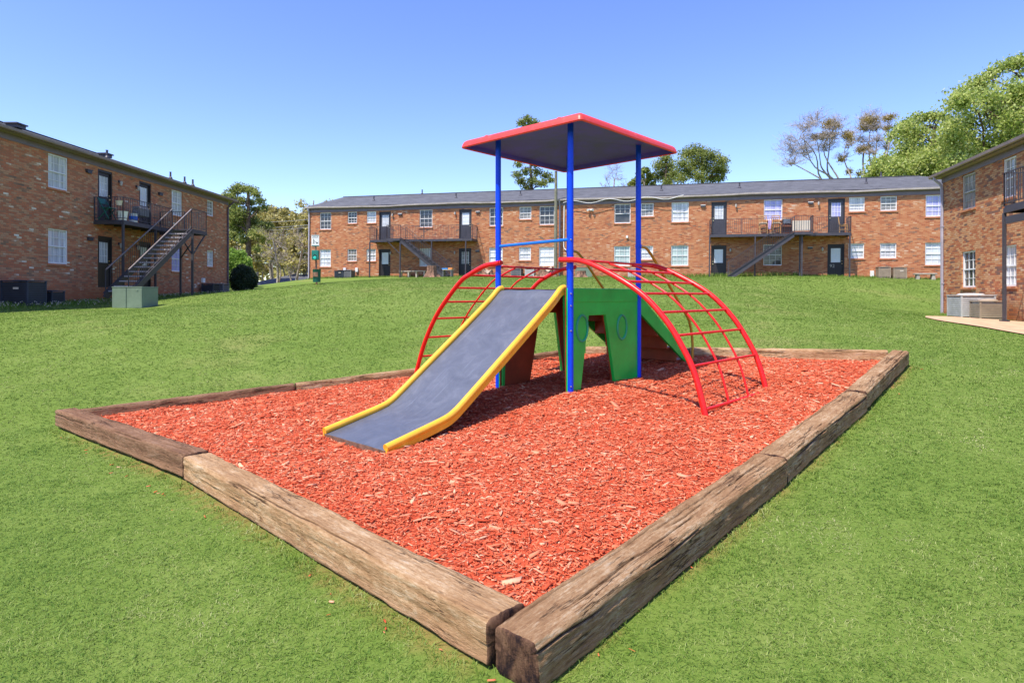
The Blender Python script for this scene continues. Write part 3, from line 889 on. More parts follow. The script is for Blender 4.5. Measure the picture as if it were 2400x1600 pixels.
# ---------------------------------------------------------------- the play set
# local frame: x along the slide's top edge, y away from the slide, z height (0 = camera height)
U = Vector((0.735, -0.679, 0)).normalized()
ps = thing('play_set', 'playground set with blue posts, red canopy, grey slide and two red arched climbers', 'playground set',
           (-0.19, 8.55, EYE), math.atan2(U.y, U.x))
W_ = Vector((-U.y, U.x, 0))
def psg(x, y):
    """height of the mulch under a point of the play set's frame"""
    p = Vector((-0.19, 8.55, 0)) + U * x + W_ * y
    return bedz(p.x, p.y) - EYE
DX, DY = 1.25, 1.60
RP = 0.038
for (x, y) in ((0, 0), (DX, 0), (DX, DY), (0, DY)):
    m = MB(); m.tube([(x, y, psg(x, y) - 0.25), (x, y, 2.17)], RP, 24)
    o = m.build('post', M['blue'], ps, smooth=True)
    if (x, y) == (DX, 0):
        for z in (0.02, -0.13, -0.44, -1.13, 0.69):
            b = MB(); b.lathe([(0.0, 0.012), (0.007, 0.010), (0.011, 0.004), (0.012, 0.0)], 10)
            q = b.build('bolt', M['bolt'], o, smooth=True)
            q.location = (x + RP * 0.72, y - RP * 0.69, z); q.rotation_euler = (R(90), 0, R(46))
m = MB(); m.tube([(0, 0, 0.675), (DX, 0, 0.695)], 0.0195, 16)
m.build('guard_bar', M['blue_bar'], ps, smooth=True)
# deck and the green side panels with their tapered legs
m = MB(); m.box(0.03, DX - 0.03, 0.03, DY - 0.03, 0.015, 0.055)
m.build('deck', M['green'], ps)
def side_panel(mirror):
    """panel on the x = DX side; mirrored end for end and across for the x = 0 side"""
    def zz(y, dz): return psg(DX if not mirror else 0, (DY - y) if mirror else y) + dz
    base = [(-0.03, 0.09), (DY + 0.02, 0.09), (DY + 0.02, None), (1.02, None), (0.775, -0.26), (0.385, -0.26), (0.195, None), (-0.03, None)]
    pts = []
    for y, z in base:
        if z is None: z = zz(y, -0.10)
        pts.append((y, z))
    x = DX - 0.045 if not mirror else 0.045
    poly = [Vector((x, (DY - y) if mirror else y, z)) for y, z in pts]
    m = MB(); m.prism(poly, (-0.05, 0, 0) if mirror else (0.05, 0, 0))
    m2 = MB(); m2.prism([p + Vector((0.003 if mirror else -0.003, 0, 0)) for p in poly], (0.012 if mirror else -0.012, 0, 0))
    return m, m2
m, m2 = side_panel(False)
sp = m.build('side_panel', M['green'], ps, bevel=0.008)
m2.build('inner_lining', M['rust_panel'], sp)
m = MB(); m.box(DX + 0.008, DX + 0.016, 0.05, DY - 0.05, -0.085, 0.088)
m.build('deck_skirt', M['green'], sp, bevel=0.003)
for (yc, zc) in ((0.235, -0.42), (1.16, -0.44)):
    m = MB()
    m.tube([(DX + 0.006, yc + 0.115 * math.cos(a), zc + 0.165 * math.sin(a)) for a in np.linspace(0, 2 * PI, 30)], 0.017, 8, cap=False)
    m.build('ring_mark', M['teal'], sp, smooth=True)
m, m2 = side_panel(True)
sp = m.build('side_panel', M['green'], ps, bevel=0.008)
m2.build('inner_lining', M['rust_panel'], sp)
# narrow flanges that close the leg corners towards the slide and the steps
for x0, sgn in ((DX - 0.05, -1), (0.05, 1)):
    for y0, sg2 in ((0.0, 1), (DY, -1)):
        zb = psg(x0, y0) - 0.1
        m = MB()
        m.prism([(x0, y0 + sg2 * 0.0, 0.05), (x0 + sgn * 0.075, y0, 0.05), (x0 + sgn * 0.070, y0, -0.25), (x0 + sgn * 0.03, y0, zb), (x0, y0, zb)], (0, sg2 * 0.045, 0))
        m.build('leg_flange', M['green_edge'], ps, bevel=0.005)
# slide
prof = [(0.02, 0.070), (-0.06, 0.050), (-0.22, -0.085), (-0.6, -0.365), (-1.2, -0.795), (-1.70, -1.150), (-1.84, -1.24), (-1.97, -1.292), (-2.3, -1.368), (-2.70, -1.455)]
def catmull(pts, n=6):
    P = [np.array(p, float) for p in pts]; out = []
    P = [2 * P[0] - P[1]] + P + [2 * P[-1] - P[-2]]
    for i in range(1, len(P) - 2):
        for k in range(n):
            t = k / n
            out.append(0.5 * ((2 * P[i]) + (-P[i - 1] + P[i + 1]) * t + (2 * P[i - 1] - 5 * P[i] + 4 * P[i + 1] - P[i + 2]) * t * t + (-P[i - 1] + 3 * P[i] - 3 * P[i + 1] + P[i + 2]) * t ** 3))
    out.append(P[-2])
    return out
bedp = catmull(prof, 4)
x0, x1 = 0.062, 1.135
sl_ = MB()
nb = len(bedp)
vs = []; fs = []
cols = 9
for (y, z) in bedp:
    for k in range(cols):
        x = x0 + (x1 - x0) * k / (cols - 1)
        vs.append((x, y, z + 0.004 * math.sin(k * 1.7 + y * 3)))
for (y, z) in bedp:
    for k in range(cols):
        vs.append((x0 + (x1 - x0) * k / (cols - 1), y, z - 0.012))
for i in range(nb - 1):
    for k in range(cols - 1):
        a = i * cols + k
        fs.append((a, a + cols, a + cols + 1, a + 1))
        o_ = nb * cols
        fs.append((o_ + a, o_ + a + 1, o_ + a + cols + 1, o_ + a + cols))
for k in range(cols - 1):
    a = (nb - 1) * cols + k
    fs.append((a, nb * cols + a, nb * cols + a + 1, a + 1))
sl_.add(vs, fs)
bed = sl_.build('slide_bed', M['steel'], ps, smooth=True)
yE, zE = bedp[-1]
m = MB(); m.prism([(x0 + 0.01, yE - 0.004, zE - 0.002), (x1 - 0.01, yE - 0.004, zE - 0.002), (x1 - 0.01, yE + 0.012, zE - 0.085), (x0 + 0.01, yE + 0.012, zE - 0.10)], (0, 0.01, 0))
m.build('slide_lip', M['rusty'], bed)
for xs in (x0 - 0.005, x1 + 0.005):
    pts = [(xs, y, z + 0.026) for (y, z) in bedp]
    m = MB(); m.tube(pts, 0.037, 18)
    o = m.build('slide_rail', M['yellow'], ps, smooth=True)
    m = MB()                                   # skirt below the rail
    vs = []; sg = -1 if xs < 0.5 else 1
    for (y, z) in bedp:
        for dx in (-0.010, 0.010):
            vs += [(xs + sg * 0.012 + dx, y, z + 0.02), (xs + sg * 0.012 + dx, y, z - 0.062)]
    fs = []
    for i in range(nb - 1):
        a = i * 4; b = a + 4
        fs += [(a, b, b + 1, a + 1), (a + 2, a + 3, b + 3, b + 2), (a + 1, b + 1, b + 3, a + 3), (a, a + 2, b + 2, b)]
    fs += [(0, 1, 3, 2), (b, b + 2, b + 3, b + 1)]
    m.add(vs, fs)
    m.build('rail_skirt', M['yellow'], o)
# red arched climbers
arc = [(-0.11, 0.443), (0.2, 0.42), (0.542, 0.297), (1.02, 0.037), (1.342, -0.262), (1.552, -0.564), (1.692, -0.845), (1.80, -1.24), (1.85, -1.50)]
arcd = catmull(arc, 5)
arc2 = catmull([(-0.08, 0.443), (0.2, 0.41), (0.5, 0.300), (0.735, 0.175), (1.19, -0.25), (1.49, -0.68), (1.66, -1.05), (1.74, -1.28), (1.79, -1.50)], 5)
def climber(sgn, xb, arcd):
    def arcz(t): return float(np.interp(t, [p[0] for p in arcd], [p[1] for p in arcd]))
    """arched ladder leaving the deck edge x = xb in direction sgn"""
    root = MB(); root.tube([(xb + sgn * t, -0.062, z) for t, z in arcd], 0.0325, 16)
    root.tube([(xb + sgn * (-0.10), -0.062, 0.443), (xb + sgn * (-0.116), -0.062, 0.443)], 0.034, 16)
    frame = root.build('climber_rail', M['red'], ps, smooth=True)
    m = MB(); m.tube([(xb + sgn * t, DY + 0.062, z) for t, z in arcd], 0.0325, 16)
    m.build('climber_rail', M['red'], ps, smooth=True)
    for t in (0.2, 0.54, 0.82, 1.047, 1.277, 1.473, 1.654 if sgn > 0 else 1.62, 1.80 if sgn > 0 else 1.72):
        z = arcz(t) + 0.004
        if t > 1.7: z = -1.19
        x = xb + sgn * t
        m = MB(); m.tube([(x, -0.062, z), (x, DY + 0.062, z)], 0.0145 if t < 1.7 else 0.018, 12)
        m.build('rung', M['red'], ps, smooth=True)
    for f in (0.36, 0.68):
        y = -0.062 + (DY + 0.124) * f
        pts = [(xb + sgn * t, y, z - 0.016) for t, z in arcd if 0.19 < t < 1.81 and z > -1.25]
        m = MB(); m.tube(pts, 0.0135, 12)
        m.build('climber_bar', M['red'], ps, smooth=True)
for (x, y, zs) in ((0, 0, (0.43, -0.02)), (DX, 0, (0.43,)), (DX, DY, (0.43, 0.70, -0.02)), (0, DY, (0.43, 0.70))):
    for z in zs:
        m = MB(); m.lathe([(RP + 0.001, -0.028), (RP + 0.006, -0.026), (RP + 0.006, 0.026), (RP + 0.001, 0.028)], 20, (x, y, z)); m.tube([(x + 0.03, y - 0.03, z), (x + 0.052, y - 0.052, z)], 0.007, 6)
        m.build('collar', M['blue'], ps, smooth=True)
climber(1, DX, arcd)
climber(-1, 0.0, arc2)
# steps down the far side
for x in (0.03, DX - 0.03):
    m = MB()
    yb, zb = DY + 1.62, psg(x, DY + 1.6) - 0.05
    m.prism([(x - 0.02, DY, 0.05), (x - 0.02, yb, zb + 0.10), (x - 0.02, yb, zb), (x - 0.02, yb - 0.12, zb), (x - 0.02, DY, -0.22)], (0.04, 0, 0))
    m.build('stringer', M['green'], ps, bevel=0.005)
zt = 0.05
nst = 5
for i in range(nst):
    za = zt - (i + 1) * 0.215; y0_ = DY + 0.04 + i * 0.30
    m = MB(); m.box(0.055, DX - 0.055, y0_, y0_ + 0.30, za - 0.025, za)
    m.box(0.055, DX - 0.055, y0_ - 0.02, y0_ + 0.002, za - 0.02, za + 0.21)
    m.build('step', M['tread'], ps, bevel=0.004)
for x in (0.0, DX):
    pts = [(x, DY + s, z) for s, z in catmull([(0.0, 0.70), (0.10, 0.70), (0.22, 0.685), (0.34, 0.61), (0.48, 0.50), (1.46, -0.32), (1.57, -0.45), (1.64, -0.62), (1.67, -0.80), (1.67, psg(x, DY + 1.67) - 0.15)], 4)]
    m = MB(); m.tube(pts, 0.0205, 14)
    m.build('handrail', M['ochre'], ps, smooth=True)
# canopy: rounded shell with a shallow pyramid top and a dull underside
def rrect(x0, x1, y0, y1, r, z, n=6):
    out = []
    for (cx_, cy_, a0) in ((x1 - r, y1 - r, 0), (x0 + r, y1 - r, 90), (x0 + r, y0 + r, 180), (x1 - r, y0 + r, 270)):
        for k in range(n + 1):
            a = R(a0 + 90 * k / n)
            out.append((cx_ + r * math.cos(a), cy_ + r * math.sin(a), z))
    return out
CX0, CX1, CY0, CY1 = -0.43, 1.65, -0.32, 2.03
def shell(steps, apex, name, mat, parent, flip=False):
    vs = []; fs = []
    rings = [rrect(CX0 + i, CX1 - i, CY0 + i, CY1 - i, max(0.055 - i * 0.5, 0.02), z) for i, z in steps]
    n = len(rings[0])
    for r_ in rings: vs += r_
    for a in range(len(rings) - 1):
        for k in range(n):
            k2 = (k + 1) % n
            f = (a * n + k, a * n + k2, (a + 1) * n + k2, (a + 1) * n + k)
            fs.append(f)
    vs.append(((CX0 + CX1) / 2, (CY0 + CY1) / 2, apex))
    for k in range(n):
        fs.append(((len(rings) - 1) * n + k, (len(rings) - 1) * n + (k + 1) % n, len(vs) - 1))
    if flip: fs = [f[::-1] for f in fs]
    m = MB(); m.add(vs, fs)
    return m.build(name, mat, parent, smooth=True)
can = shell([(0.035, 2.060), (0.020, 2.041), (0.006, 2.043), (0.0, 2.055), (0.010, 2.092), (0.028, 2.125), (0.055, 2.145), (0.09, 2.157), (0.5, 2.235)], 2.31, 'canopy', M['canopy_red'], ps)
shell([(0.033, 2.052), (0.05, 2.105), (0.5, 2.165)], 2.205, 'underside', M['canopy_under'], can, flip=True)
# small bolt heads that show on the canopy's top edge over the posts
for (x, y) in ((0.0, 0.02), (DX, 0.02)):
    m = MB(); m.lathe([(0.035, 0.0), (0.033, 0.015), (0.02, 0.025), (0.0, 0.027)], 12)
    m.build('cap', M['canopy_red'], can, loc=(x, y - 0.24, 2.140), smooth=True)
# ---------------------------------------------------------------- apartment buildings
ST = 2.72      # storey height
HW = 4.93      # top of the brick
_cache = {}
def shared(key, maker, name, mat, parent, loc, rz=0.0):
    """one mesh per key; later calls link another object to the same mesh data"""
    if key in _cache:
        o = bpy.data.objects.new(name, _cache[key]); C.objects.link(o)
    else:
        mb = maker(); o = mb.build(name, mat); _cache[key] = o.data
    o.parent = parent; o.location = loc
    if rz: o.rotation_euler = (0, 0, rz)
    return o

class Bld:
    def __init__(s, name, label, org, e, length, depth, brick, drop, tilt=0.0):
        s.e = Vector((e[0], e[1], 0)).normalized()
        s.n = Vector((-s.e.y, s.e.x, 0))          # into the building
        s.org = Vector(org)
        s.L = length; s.D = depth; s.drop = drop; s.brick = brick
        s.root = thing(name, label, 'building', org, math.atan2(s.e.y, s.e.x))
        if tilt:
            s.root.rotation_euler = (0, tilt, math.atan2(s.e.y, s.e.x))
        s.tilt = tilt
        s.open = []
        s.later = []
    def sx(s, px, off=0.0):
        """distance along the facade of a photo column (plane shifted by off into the building)"""
        a = (px - 1200) / 1450
        o = s.org + s.n * off
        return (a * o.y - o.x) / (s.e.x - a * s.e.y)
    def world(s, x, y, z):
        p = s.org + s.e * x + s.n * y
        return Vector((p.x, p.y, s.org.z + z - math.sin(s.tilt) * x))
    def walls(s):
        xs = sorted({0.0, s.L} | {o[0] for o in s.open} | {o[1] for o in s.open})
        zs = sorted({-s.drop, HW} | {o[2] for o in s.open} | {o[3] for o in s.open})
        m = MB(); dp = 0.15
        for i in range(len(xs) - 1):
            for j in range(len(zs) - 1):
                cx = (xs[i] + xs[i + 1]) / 2; cz = (zs[j] + zs[j + 1]) / 2
                if any(o[0] < cx < o[1] and o[2] < cz < o[3] for o in s.open): continue
                m.quad((xs[i], 0, zs[j]), (xs[i + 1], 0, zs[j]), (xs[i + 1], 0, zs[j + 1]), (xs[i], 0, zs[j + 1]))
        for (a, b, c, d) in s.open:
            m.quad((a, 0, c), (a, 0, d), (a, dp, d), (a, dp, c))
            m.quad((b, 0, c), (b, dp, c), (b, dp, d), (b, 0, d))
            m.quad((a, 0, d), (b, 0, d), (b, dp, d), (a, dp, d))
            m.quad((a, 0, c), (a, dp, c), (b, dp, c), (b, 0, c))
        L, D, b = s.L, s.D, -s.drop
        m.quad((0, 0, b), (0, 0, HW), (0, D, HW), (0, D, b))
        m.quad((L, 0, b), (L, D, b), (L, D, HW), (L, 0, HW))
        m.quad((0, D, b), (0, D, HW), (L, D, HW), (L, D, b))
        m.quad((0, 0, HW), (L, 0, HW), (L, D, HW), (0, D, HW))
        m.build('wall', M[s.brick], s.root)
    def roof(s, slope, gutter, over=0.45, hipl=True, hipr=True, sag=0.0, fz=0.22, hip0=None):
        L, D = s.L, s.D
        z0 = HW + fz
        # frieze board, soffit
        m = MB(); m.box(-0.02, L + 0.02, -0.025, -0.002, HW - 0.03, z0 - 0.002)
        m.build('frieze', M['trim'], s.root)
        m = MB(); m.box(-over, L + over, -over, D + over, z0, z0 + 0.04)
        m.build('soffit', M['soffit'], s.root)
        m = MB(); m.box(-over - 0.02, L + over + 0.02, -over - 0.02, -over - 0.002, z0 - 0.01, z0 + 0.13)
        m.box(-over - 0.02, -over - 0.002, -over, D + over, z0 - 0.01, z0 + 0.13)
        m.box(L + over + 0.002, L + over + 0.02, -over, D + over, z0 - 0.01, z0 + 0.13)
        m.build('fascia', M['trim'], s.root)
        # gutter: open trough swept along the eave
        m = MB()
        sec = [(-0.03, 0.12), (-0.03, 0.02), (-0.07, 0.0), (-0.115, 0.03), (-0.125, 0.12), (-0.115, 0.12), (-0.10, 0.04), (-0.04, 0.02)]
        vs = []; fs = []; nn = 40
        for i in range(nn + 1):
            x = -over - 0.04 + (L + 2 * over + 0.08) * i / nn
            dz = sag * math.sin(i * 1.9) * 0.5 + sag * math.sin(i * 0.7 + 1)
            for (y, z) in sec: vs.append((x, -over + y, z0 + z + dz))
        q = len(sec)
        for i in range(nn):
            for k in range(q):
                k2 = (k + 1) % q
                fs.append((i * q + k, (i + 1) * q + k, (i + 1) * q + k2, i * q + k2))
        fs += [tuple(range(q)), tuple(nn * q + k for k in range(q))[::-1]]
        m.add(vs, fs); m.build('gutter', M[gutter], s.root)
        # hipped roof
        o = over + 0.05; zt = z0 + (0.14 if fz > 0.2 else 0.11); hr = (D / 2 + o) * slope; run = D / 2 + o
        a = (-o, -o, zt); b = (L + o, -o, zt); c = (L + o, D + o, zt); d = (-o, D + o, zt)
        r0 = (-o + ((run if hip0 is None else hip0) if hipl else 0), D / 2, zt + hr); r1 = (L + o - (run if hipr else 0), D / 2, zt + hr)
        m = MB(); m.add([a, b, c, d, r0, r1], [(0, 1, 5, 4), (2, 3, 4, 5), (3, 0, 4), (1, 2, 5), (0, 3, 2, 1)])
        rf = m.build('roof', M['shingle'], s.root)
        m = MB(); m.beam(Vector(r0) + Vector((0, 0, 0.01)), Vector(r1) + Vector((0, 0, 0.01)), 0.22, 0.04)
        m.build('ridge_cap', M['shingle'], rf)
        s.rz = lambda y: zt + (y + o) * slope
        s.rf = rf
        return rf
    def vent_pipe(s, x, y):
        m = MB(); z = s.rz(y)
        m.lathe([(0.11, -0.1), (0.10, 0.03), (0.05, 0.10), (0.045, 0.34), (0.06, 0.35), (0.0, 0.36)], 10)
        m.build('vent_pipe', M['iron'], s.rf, loc=(x, y, z))
    def box_vent(s, x, y, w=0.6):
        m = MB(); z = s.rz(y)
        m.box(-w / 2, w / 2, -w / 2, w / 2, 0.0, 0.12); m.box(-w / 2 - 0.05, w / 2 + 0.05, -w / 2 - 0.05, w / 2 + 0.05, 0.12, 0.17)
        m.build('roof_vent', M['iron'], s.rf, loc=(x, y, z))
    def window(s, x0, x1, z0, z1, kind, cols=3, rows=4, sill=True, fr='white', opened=False, grid=True):
        s.open.append((x0, x1, z0, z1))
        w, h = x1 - x0, z1 - z0
        def mk():
            m = MB(); t = 0.05
            m.box(0.002, t, 0.045, 0.13, 0.002, h - 0.002); m.box(w - t, w - 0.002, 0.045, 0.13, 0.002, h - 0.002)
            m.box(t, w - t, 0.045, 0.13, h - t, h - 0.002); m.box(t, w - t, 0.040, 0.13, 0.002, t + 0.01)
            m.box(t, w - t, 0.055, 0.10, h / 2 - 0.022, h / 2 + 0.022)
            if grid:
                for k in range(1, cols):
                    x = t + (w - 2 * t) * k / cols
                    m.box(x - 0.010, x + 0.010, 0.075, 0.099, (h / 2 + 0.022) if opened else (t + 0.01), h - t)
                for k in range(1, rows):
                    if k * 2 == rows: continue
                    z = h * k / rows
                    if opened and z < h / 2: continue
                    m.box(t, w - t, 0.077, 0.098, z - 0.009, z + 0.009)
            return m
        f = shared(('wf', round(w, 2), round(h, 2), cols, rows, fr, opened, grid), mk, 'window', M[fr], s.root, (x0, 0, z0))
        def mp():
            m = MB(); m.box(0.045, w - 0.045, 0.100, 0.112, (h / 2 if opened else 0.05), h - 0.045); return m
        shared(('wp', round(w, 2), round(h, 2), kind, opened), mp, 'pane', M['g_' + kind], f, (0, 0, 0))
        if opened:
            def mq():
                m = MB(); m.box(0.045, w - 0.045, 0.135, 0.145, 0.05, h / 2); return m
            shared(('wo', round(w, 2), round(h, 2)), mq, 'room_shade_sheet', M['g_dark'], f, (0, 0, 0))  # dark sheet stands in for the shade of the room behind
        if sill:
            def ms():
                m = MB(); m.prism([(-0.05, -0.045, -0.085), (-0.05, -0.045, -0.012), (-0.05, 0.044, 0.0), (-0.05, 0.044, -0.085)], (w + 0.10, 0, 0)); return m
            shared(('ws', round(w, 2), s.brick), ms, 'sill', M[s.brick], f, (0, 0, 0))
        return f
    def door(s, x0, x1, z0, kind='curtain', mat='door', knob=1, number=False, h=2.10):
        s.open.append((x0, x1, z0, z0 + h))
        w = x1 - x0
        def mk():
            m = MB(); t = 0.055
            m.box(0.002, t, 0.02, 0.14, 0.0, h - 0.002); m.box(w - t, w - 0.002, 0.02, 0.14, 0.0, h - 0.002)
            m.box(t, w - t, 0.02, 0.14, h - 0.09, h - 0.002)
            m.box(t, w - t, 0.02, 0.14, 0.0, 0.03)
            return m
        f = shared(('df', round(w, 2), mat, h), mk, 'door_frame', M['door_black'], s.root, (x0, 0, z0))
        gx0, gx1, gz0, gz1 = 0.055 + (w - 0.11) * 0.20, w - 0.055 - (w - 0.11) * 0.20, 1.02, 1.86
        def ml():
            m = MB()
            X0, X1 = 0.057, w - 0.057
            m.box(X0, gx0, 0.085, 0.125, 0.032, h - 0.092); m.box(gx1, X1, 0.085, 0.125, 0.032, h - 0.092)
            m.box(gx0, gx1, 0.085, 0.125, 0.032, gz0); m.box(gx0, gx1, 0.085, 0.125, gz1, h - 0.092)
            mid = (gx0 + gx1) / 2
            for a, b in ((X0 + 0.08, mid - 0.04), (mid + 0.04, X1 - 0.08)):     # raised panels below
                for c, d in ((0.15, 0.88),):
                    m.box(a, b, 0.079, 0.084, c, c + 0.03); m.box(a, b, 0.079, 0.084, d - 0.03, d)
                    m.box(a, a + 0.025, 0.079, 0.084, c + 0.03, d - 0.03); m.box(b - 0.025, b, 0.079, 0.084, c + 0.03, d - 0.03)
            return m
        lf = shared(('dl', round(w, 2), mat, h), ml, 'door', M[mat], s.root, (x0, 0, z0))
        def mg():
            m = MB(); m.box(gx0, gx1, 0.100, 0.110, gz0, gz1); return m
        shared(('dg', round(w, 2), kind), mg, 'pane', M['g_' + kind], lf, (0, 0, 0))
        def mm():
            m = MB()
            for k in (1, 2):
                x = gx0 + (gx1 - gx0) * k / 3; m.box(x - 0.010, x + 0.010, 0.083, 0.099, gz0, gz1)
                z = gz0 + (gz1 - gz0) * k / 3; m.box(gx0, gx1, 0.084, 0.098, z - 0.010, z + 0.010)
            m.box(gx0 - 0.015, gx0 + 0.012, 0.078, 0.0845, gz0, gz1); m.box(gx1 - 0.012, gx1 + 0.015, 0.078, 0.0845, gz0, gz1)
            return m
        shared(('dm', round(w, 2)), mm, 'glazing_bar', M['white'], lf, (0, 0, 0))
        def mh():
            m = MB(); m.tube([(0, 0.08, 0), (0, 0.03, 0)], [0.028, 0.032], 10); m.tube([(0, 0.08, 0.16), (0, 0.05, 0.16)], 0.026, 10); return m
        kx = 0.12 if knob < 0 else w - 0.12
        shared('knob', mh, 'handle', M['brass'], lf, (kx, 0, 0.94))
        if number: s.later.append((lf, w))
        return lf
    def wall_vent(s, x, z, cap='white_plastic'):
        m = MB(); m.box(-0.13, 0.13, -0.09, -0.002, -0.10, 0.0)
        o = m.build('wall_vent', M['iron'], s.root, loc=(x, 0, z))
        m = MB(); m.box(-0.15, 0.15, -0.11, -0.003, 0.002, 0.035); m.build('hood', M[cap], o)
    def lamp(s, x, z):
        m = MB(); m.box(-0.035, 0.035, -0.05, -0.002, 0.02, 0.12)
        o = m.build('wall_lamp', M['iron'], s.root, loc=(x, 0, z))
        m = MB(); m.lathe([(0.0, 0.10), (0.05, 0.07), (0.06, 0.0), (0.045, -0.10), (0.0, -0.13)], 10, (0, -0.11, 0)); m.build('lamp_shade', M['tan_frame'], o, smooth=True)
    def meter(s, x, z, h=0.3):
        m = MB(); m.box(-0.10, 0.10, -0.12, -0.002, 0, h)
        o = m.build('meter_box', M['white_plastic'], s.root, loc=(x, 0, z), bevel=0.01)
        m = MB(); m.tube([(0, -0.05, 0), (0, -0.05, -0.7)], 0.015, 8); m.build('conduit', M['tan_frame'], o)
    def downspout(s, x, mat, z1=None, side=0.0, over=0.45):
        z1 = HW + 0.22 if z1 is None else z1
        m = MB()
        pts = [(x, -over - 0.07, z1 + 0.02), (x, -over - 0.05, z1 - 0.12), (x, -over * 0.5, z1 - 0.28), (x, -0.07, z1 - 0.42), (x, -0.06, z1 - 0.6), (x, -0.06, -s.drop + 0.25), (x, -0.16, -s.drop + 0.10)]
        for a, b in zip(pts[:-1], pts[1:]): m.beam(a, b, 0.085, 0.07, up=(0, 1, 0.01))
        for z in (1.0, 3.2): m.box(x - 0.06, x + 0.06, -0.101, -0.002, z, z + 0.04)
        m.build('downspout', M[mat], s.root)

def railing(m, p0, p1, z0, z1, h=0.92, gap=0.115, posts=True, r=0.009):
    """bar railing between two points; heights may differ (stairs)"""
    p0 = Vector((p0[0], p0[1], z0)); p1 = Vector((p1[0], p1[1], z1))
    up = Vector((0, 0, h)); lo = Vector((0, 0, 0.08))
    m.beam(p0 + up, p1 + up, 0.035, 0.022)
    m.beam(p0 + lo, p1 + lo, 0.028, 0.018)
    L = Vector((p1.x - p0.x, p1.y - p0.y)).length
    n = max(2, int(L / gap))
    for i in range(1, n):
        t = i / n; p = p0.lerp(p1, t)
        m.beam(p + lo, p + up, r * 1.6, r * 1.6, up=(1, 0, 0))
    if posts:
        for p in (p0, p1): m.beam(p, p + up, 0.032, 0.032, up=(1, 0, 0))

def stairs(root, x_top, x_bot, z_top, z_bot, y0, y1, n, rails=(True, True), mat='iron', rail_mat='iron'):
    """flight along the facade; y0 is the outer side"""
    sg = 1 if x_bot > x_top else -1
    st = None
    for k, y in enumerate((y0, y1)):
        m = MB()
        d = 0.12
        m.prism([(x_top, y - 0.02, z_top), (x_top, y - 0.02, z_top - 0.28), (x_bot - sg * 0.02, y - 0.02, z_bot - 0.10), (x_bot + sg * 0.22, y - 0.02, z_bot - 0.02), (x_bot + sg * 0.16, y - 0.02, z_bot + 0.10)], (0, 0.04, 0))
        m.beam((x_top, y - 0.035 if k == 0 else y + 0.035, z_top + 0.012), (x_bot + sg * 0.16, y - 0.035 if k == 0 else y + 0.035, z_bot + 0.112), 0.06, 0.025)
        if k == 0:
            st = m.build('staircase', M[mat], root)
        else:
            m.build('stringer', M[mat], st)
    for i in range(n):
        t = (i + 0.5) / n
        x = x_top + (x_bot - x_top) * t; z = z_top + (z_bot - z_top) * (i + 1) / (n + 1)
        m = MB(); m.box(x - 0.13, x + 0.13, y0 + 0.022, y1 - 0.022, z - 0.045, z)
        m.build('tread', M['stair_tread' if rail_mat == 'iron_light' else mat], st)
    for k, (y, f) in enumerate(zip((y0, y1), rails)):
        if not f: continue
        m = MB()
        railing(m, (x_top, y), (x_bot + sg * 0.10, y), z_top + 0.03, z_bot + 0.12, 0.86, gap=0.13, r=0.007)
        m.build('stair_railing', M['iron'], st)
        if rail_mat != 'iron':
            m = MB(); m.beam((x_top, y, z_top + 0.915), (x_bot + sg * 0.10, y, z_bot + 1.005), 0.045, 0.03)
            m.build('handrail', M[rail_mat], st)
    return st

def balcony(root, x0, x1, z, proj, posts, zg, mat='iron', gap=None, ends=(True, True), rail_mat='iron', thick=0.17):
    m = MB(); m.box(x0, x1, -proj, -0.004, z - 0.06, z)
    m.box(x0, x1, -proj - 0.03, -proj + 0.03, z - thick, z - 0.062)
    m.box(x0 - 0.03, x0 + 0.03, -proj + 0.03, -0.004, z - thick, z - 0.062)
    m.box(x1 - 0.03, x1 + 0.03, -proj + 0.03, -0.004, z - thick, z - 0.062)
    k = x0 + 0.6
    while k < x1 - 0.3:
        m.box(k - 0.02, k + 0.02, -proj + 0.03, -0.004, z - 0.14, z - 0.062); k += 0.6
    b = m.build('balcony', M[mat], root)
    spans = [(x0, x1)] if gap is None else [(x0, gap[0]), (gap[1], x1)]
    for a, c in spans:
        if c - a < 0.05: continue
        m = MB(); railing(m, (a, -proj), (c, -proj), z, z)
        k = a + 1.8
        while k < c - 0.6:
            m.beam((k, -proj, z), (k, -proj, z + 0.92), 0.03, 0.03, up=(1, 0, 0)); k += 1.8
        m.build('railing', M[rail_mat], b)
    for x, f in zip((x0, x1), ends):
        if f:
            m = MB(); railing(m, (x, -proj), (x, -0.03), z, z); m.build('railing', M[rail_mat], b)
    for (x, y) in posts:
        m = MB(); m.beam((x, y, zg), (x, y, z - thick + 0.0), 0.075, 0.075, up=(1, 0, 0)); m.box(x - 0.09, x + 0.09, y - 0.09, y + 0.09, zg - 0.02, zg + 0.03)
        m.build('post', M[mat], b)
    return b

# --- building across the lawn
BB = Bld('apartment_building', 'long low orange brick apartment building across the top of the lawn', (-15.37, 46.6, EYE + 1.31), (0.964, -0.268), 46.0, 8.6, 'brick_orange', 1.2, tilt=0.0099)
LO, HI = (0.84, 2.13), (3.62, 4.87)
SLO, SHI = (1.24, 2.13), (4.02, 4.87)
def pair(b, px, lo, hi, small=False, wid=None, **kw):
    x0, x1 = b.sx(px[0]), b.sx(px[1])
    if wid: c = (x0 + x1) / 2; x0, x1 = c - wid / 2, c + wid / 2
    zl, zh = (SLO, SHI) if small else (LO, HI)
    if lo: b.window(x0, x1, zl[0], zl[1], lo, rows=4 if not small else 4, **kw)
    if hi:
        k2 = dict(kw)
        if hi.endswith('!'): k2['opened'] = True; hi = hi[:-1]
        b.window(x0, x1, zh[0], zh[1], hi, rows=4, **k2)
WB, WS = 0.93, 0.76
pair(BB, (749.8, 773.5), 'blind', 'dark', wid=0.95)
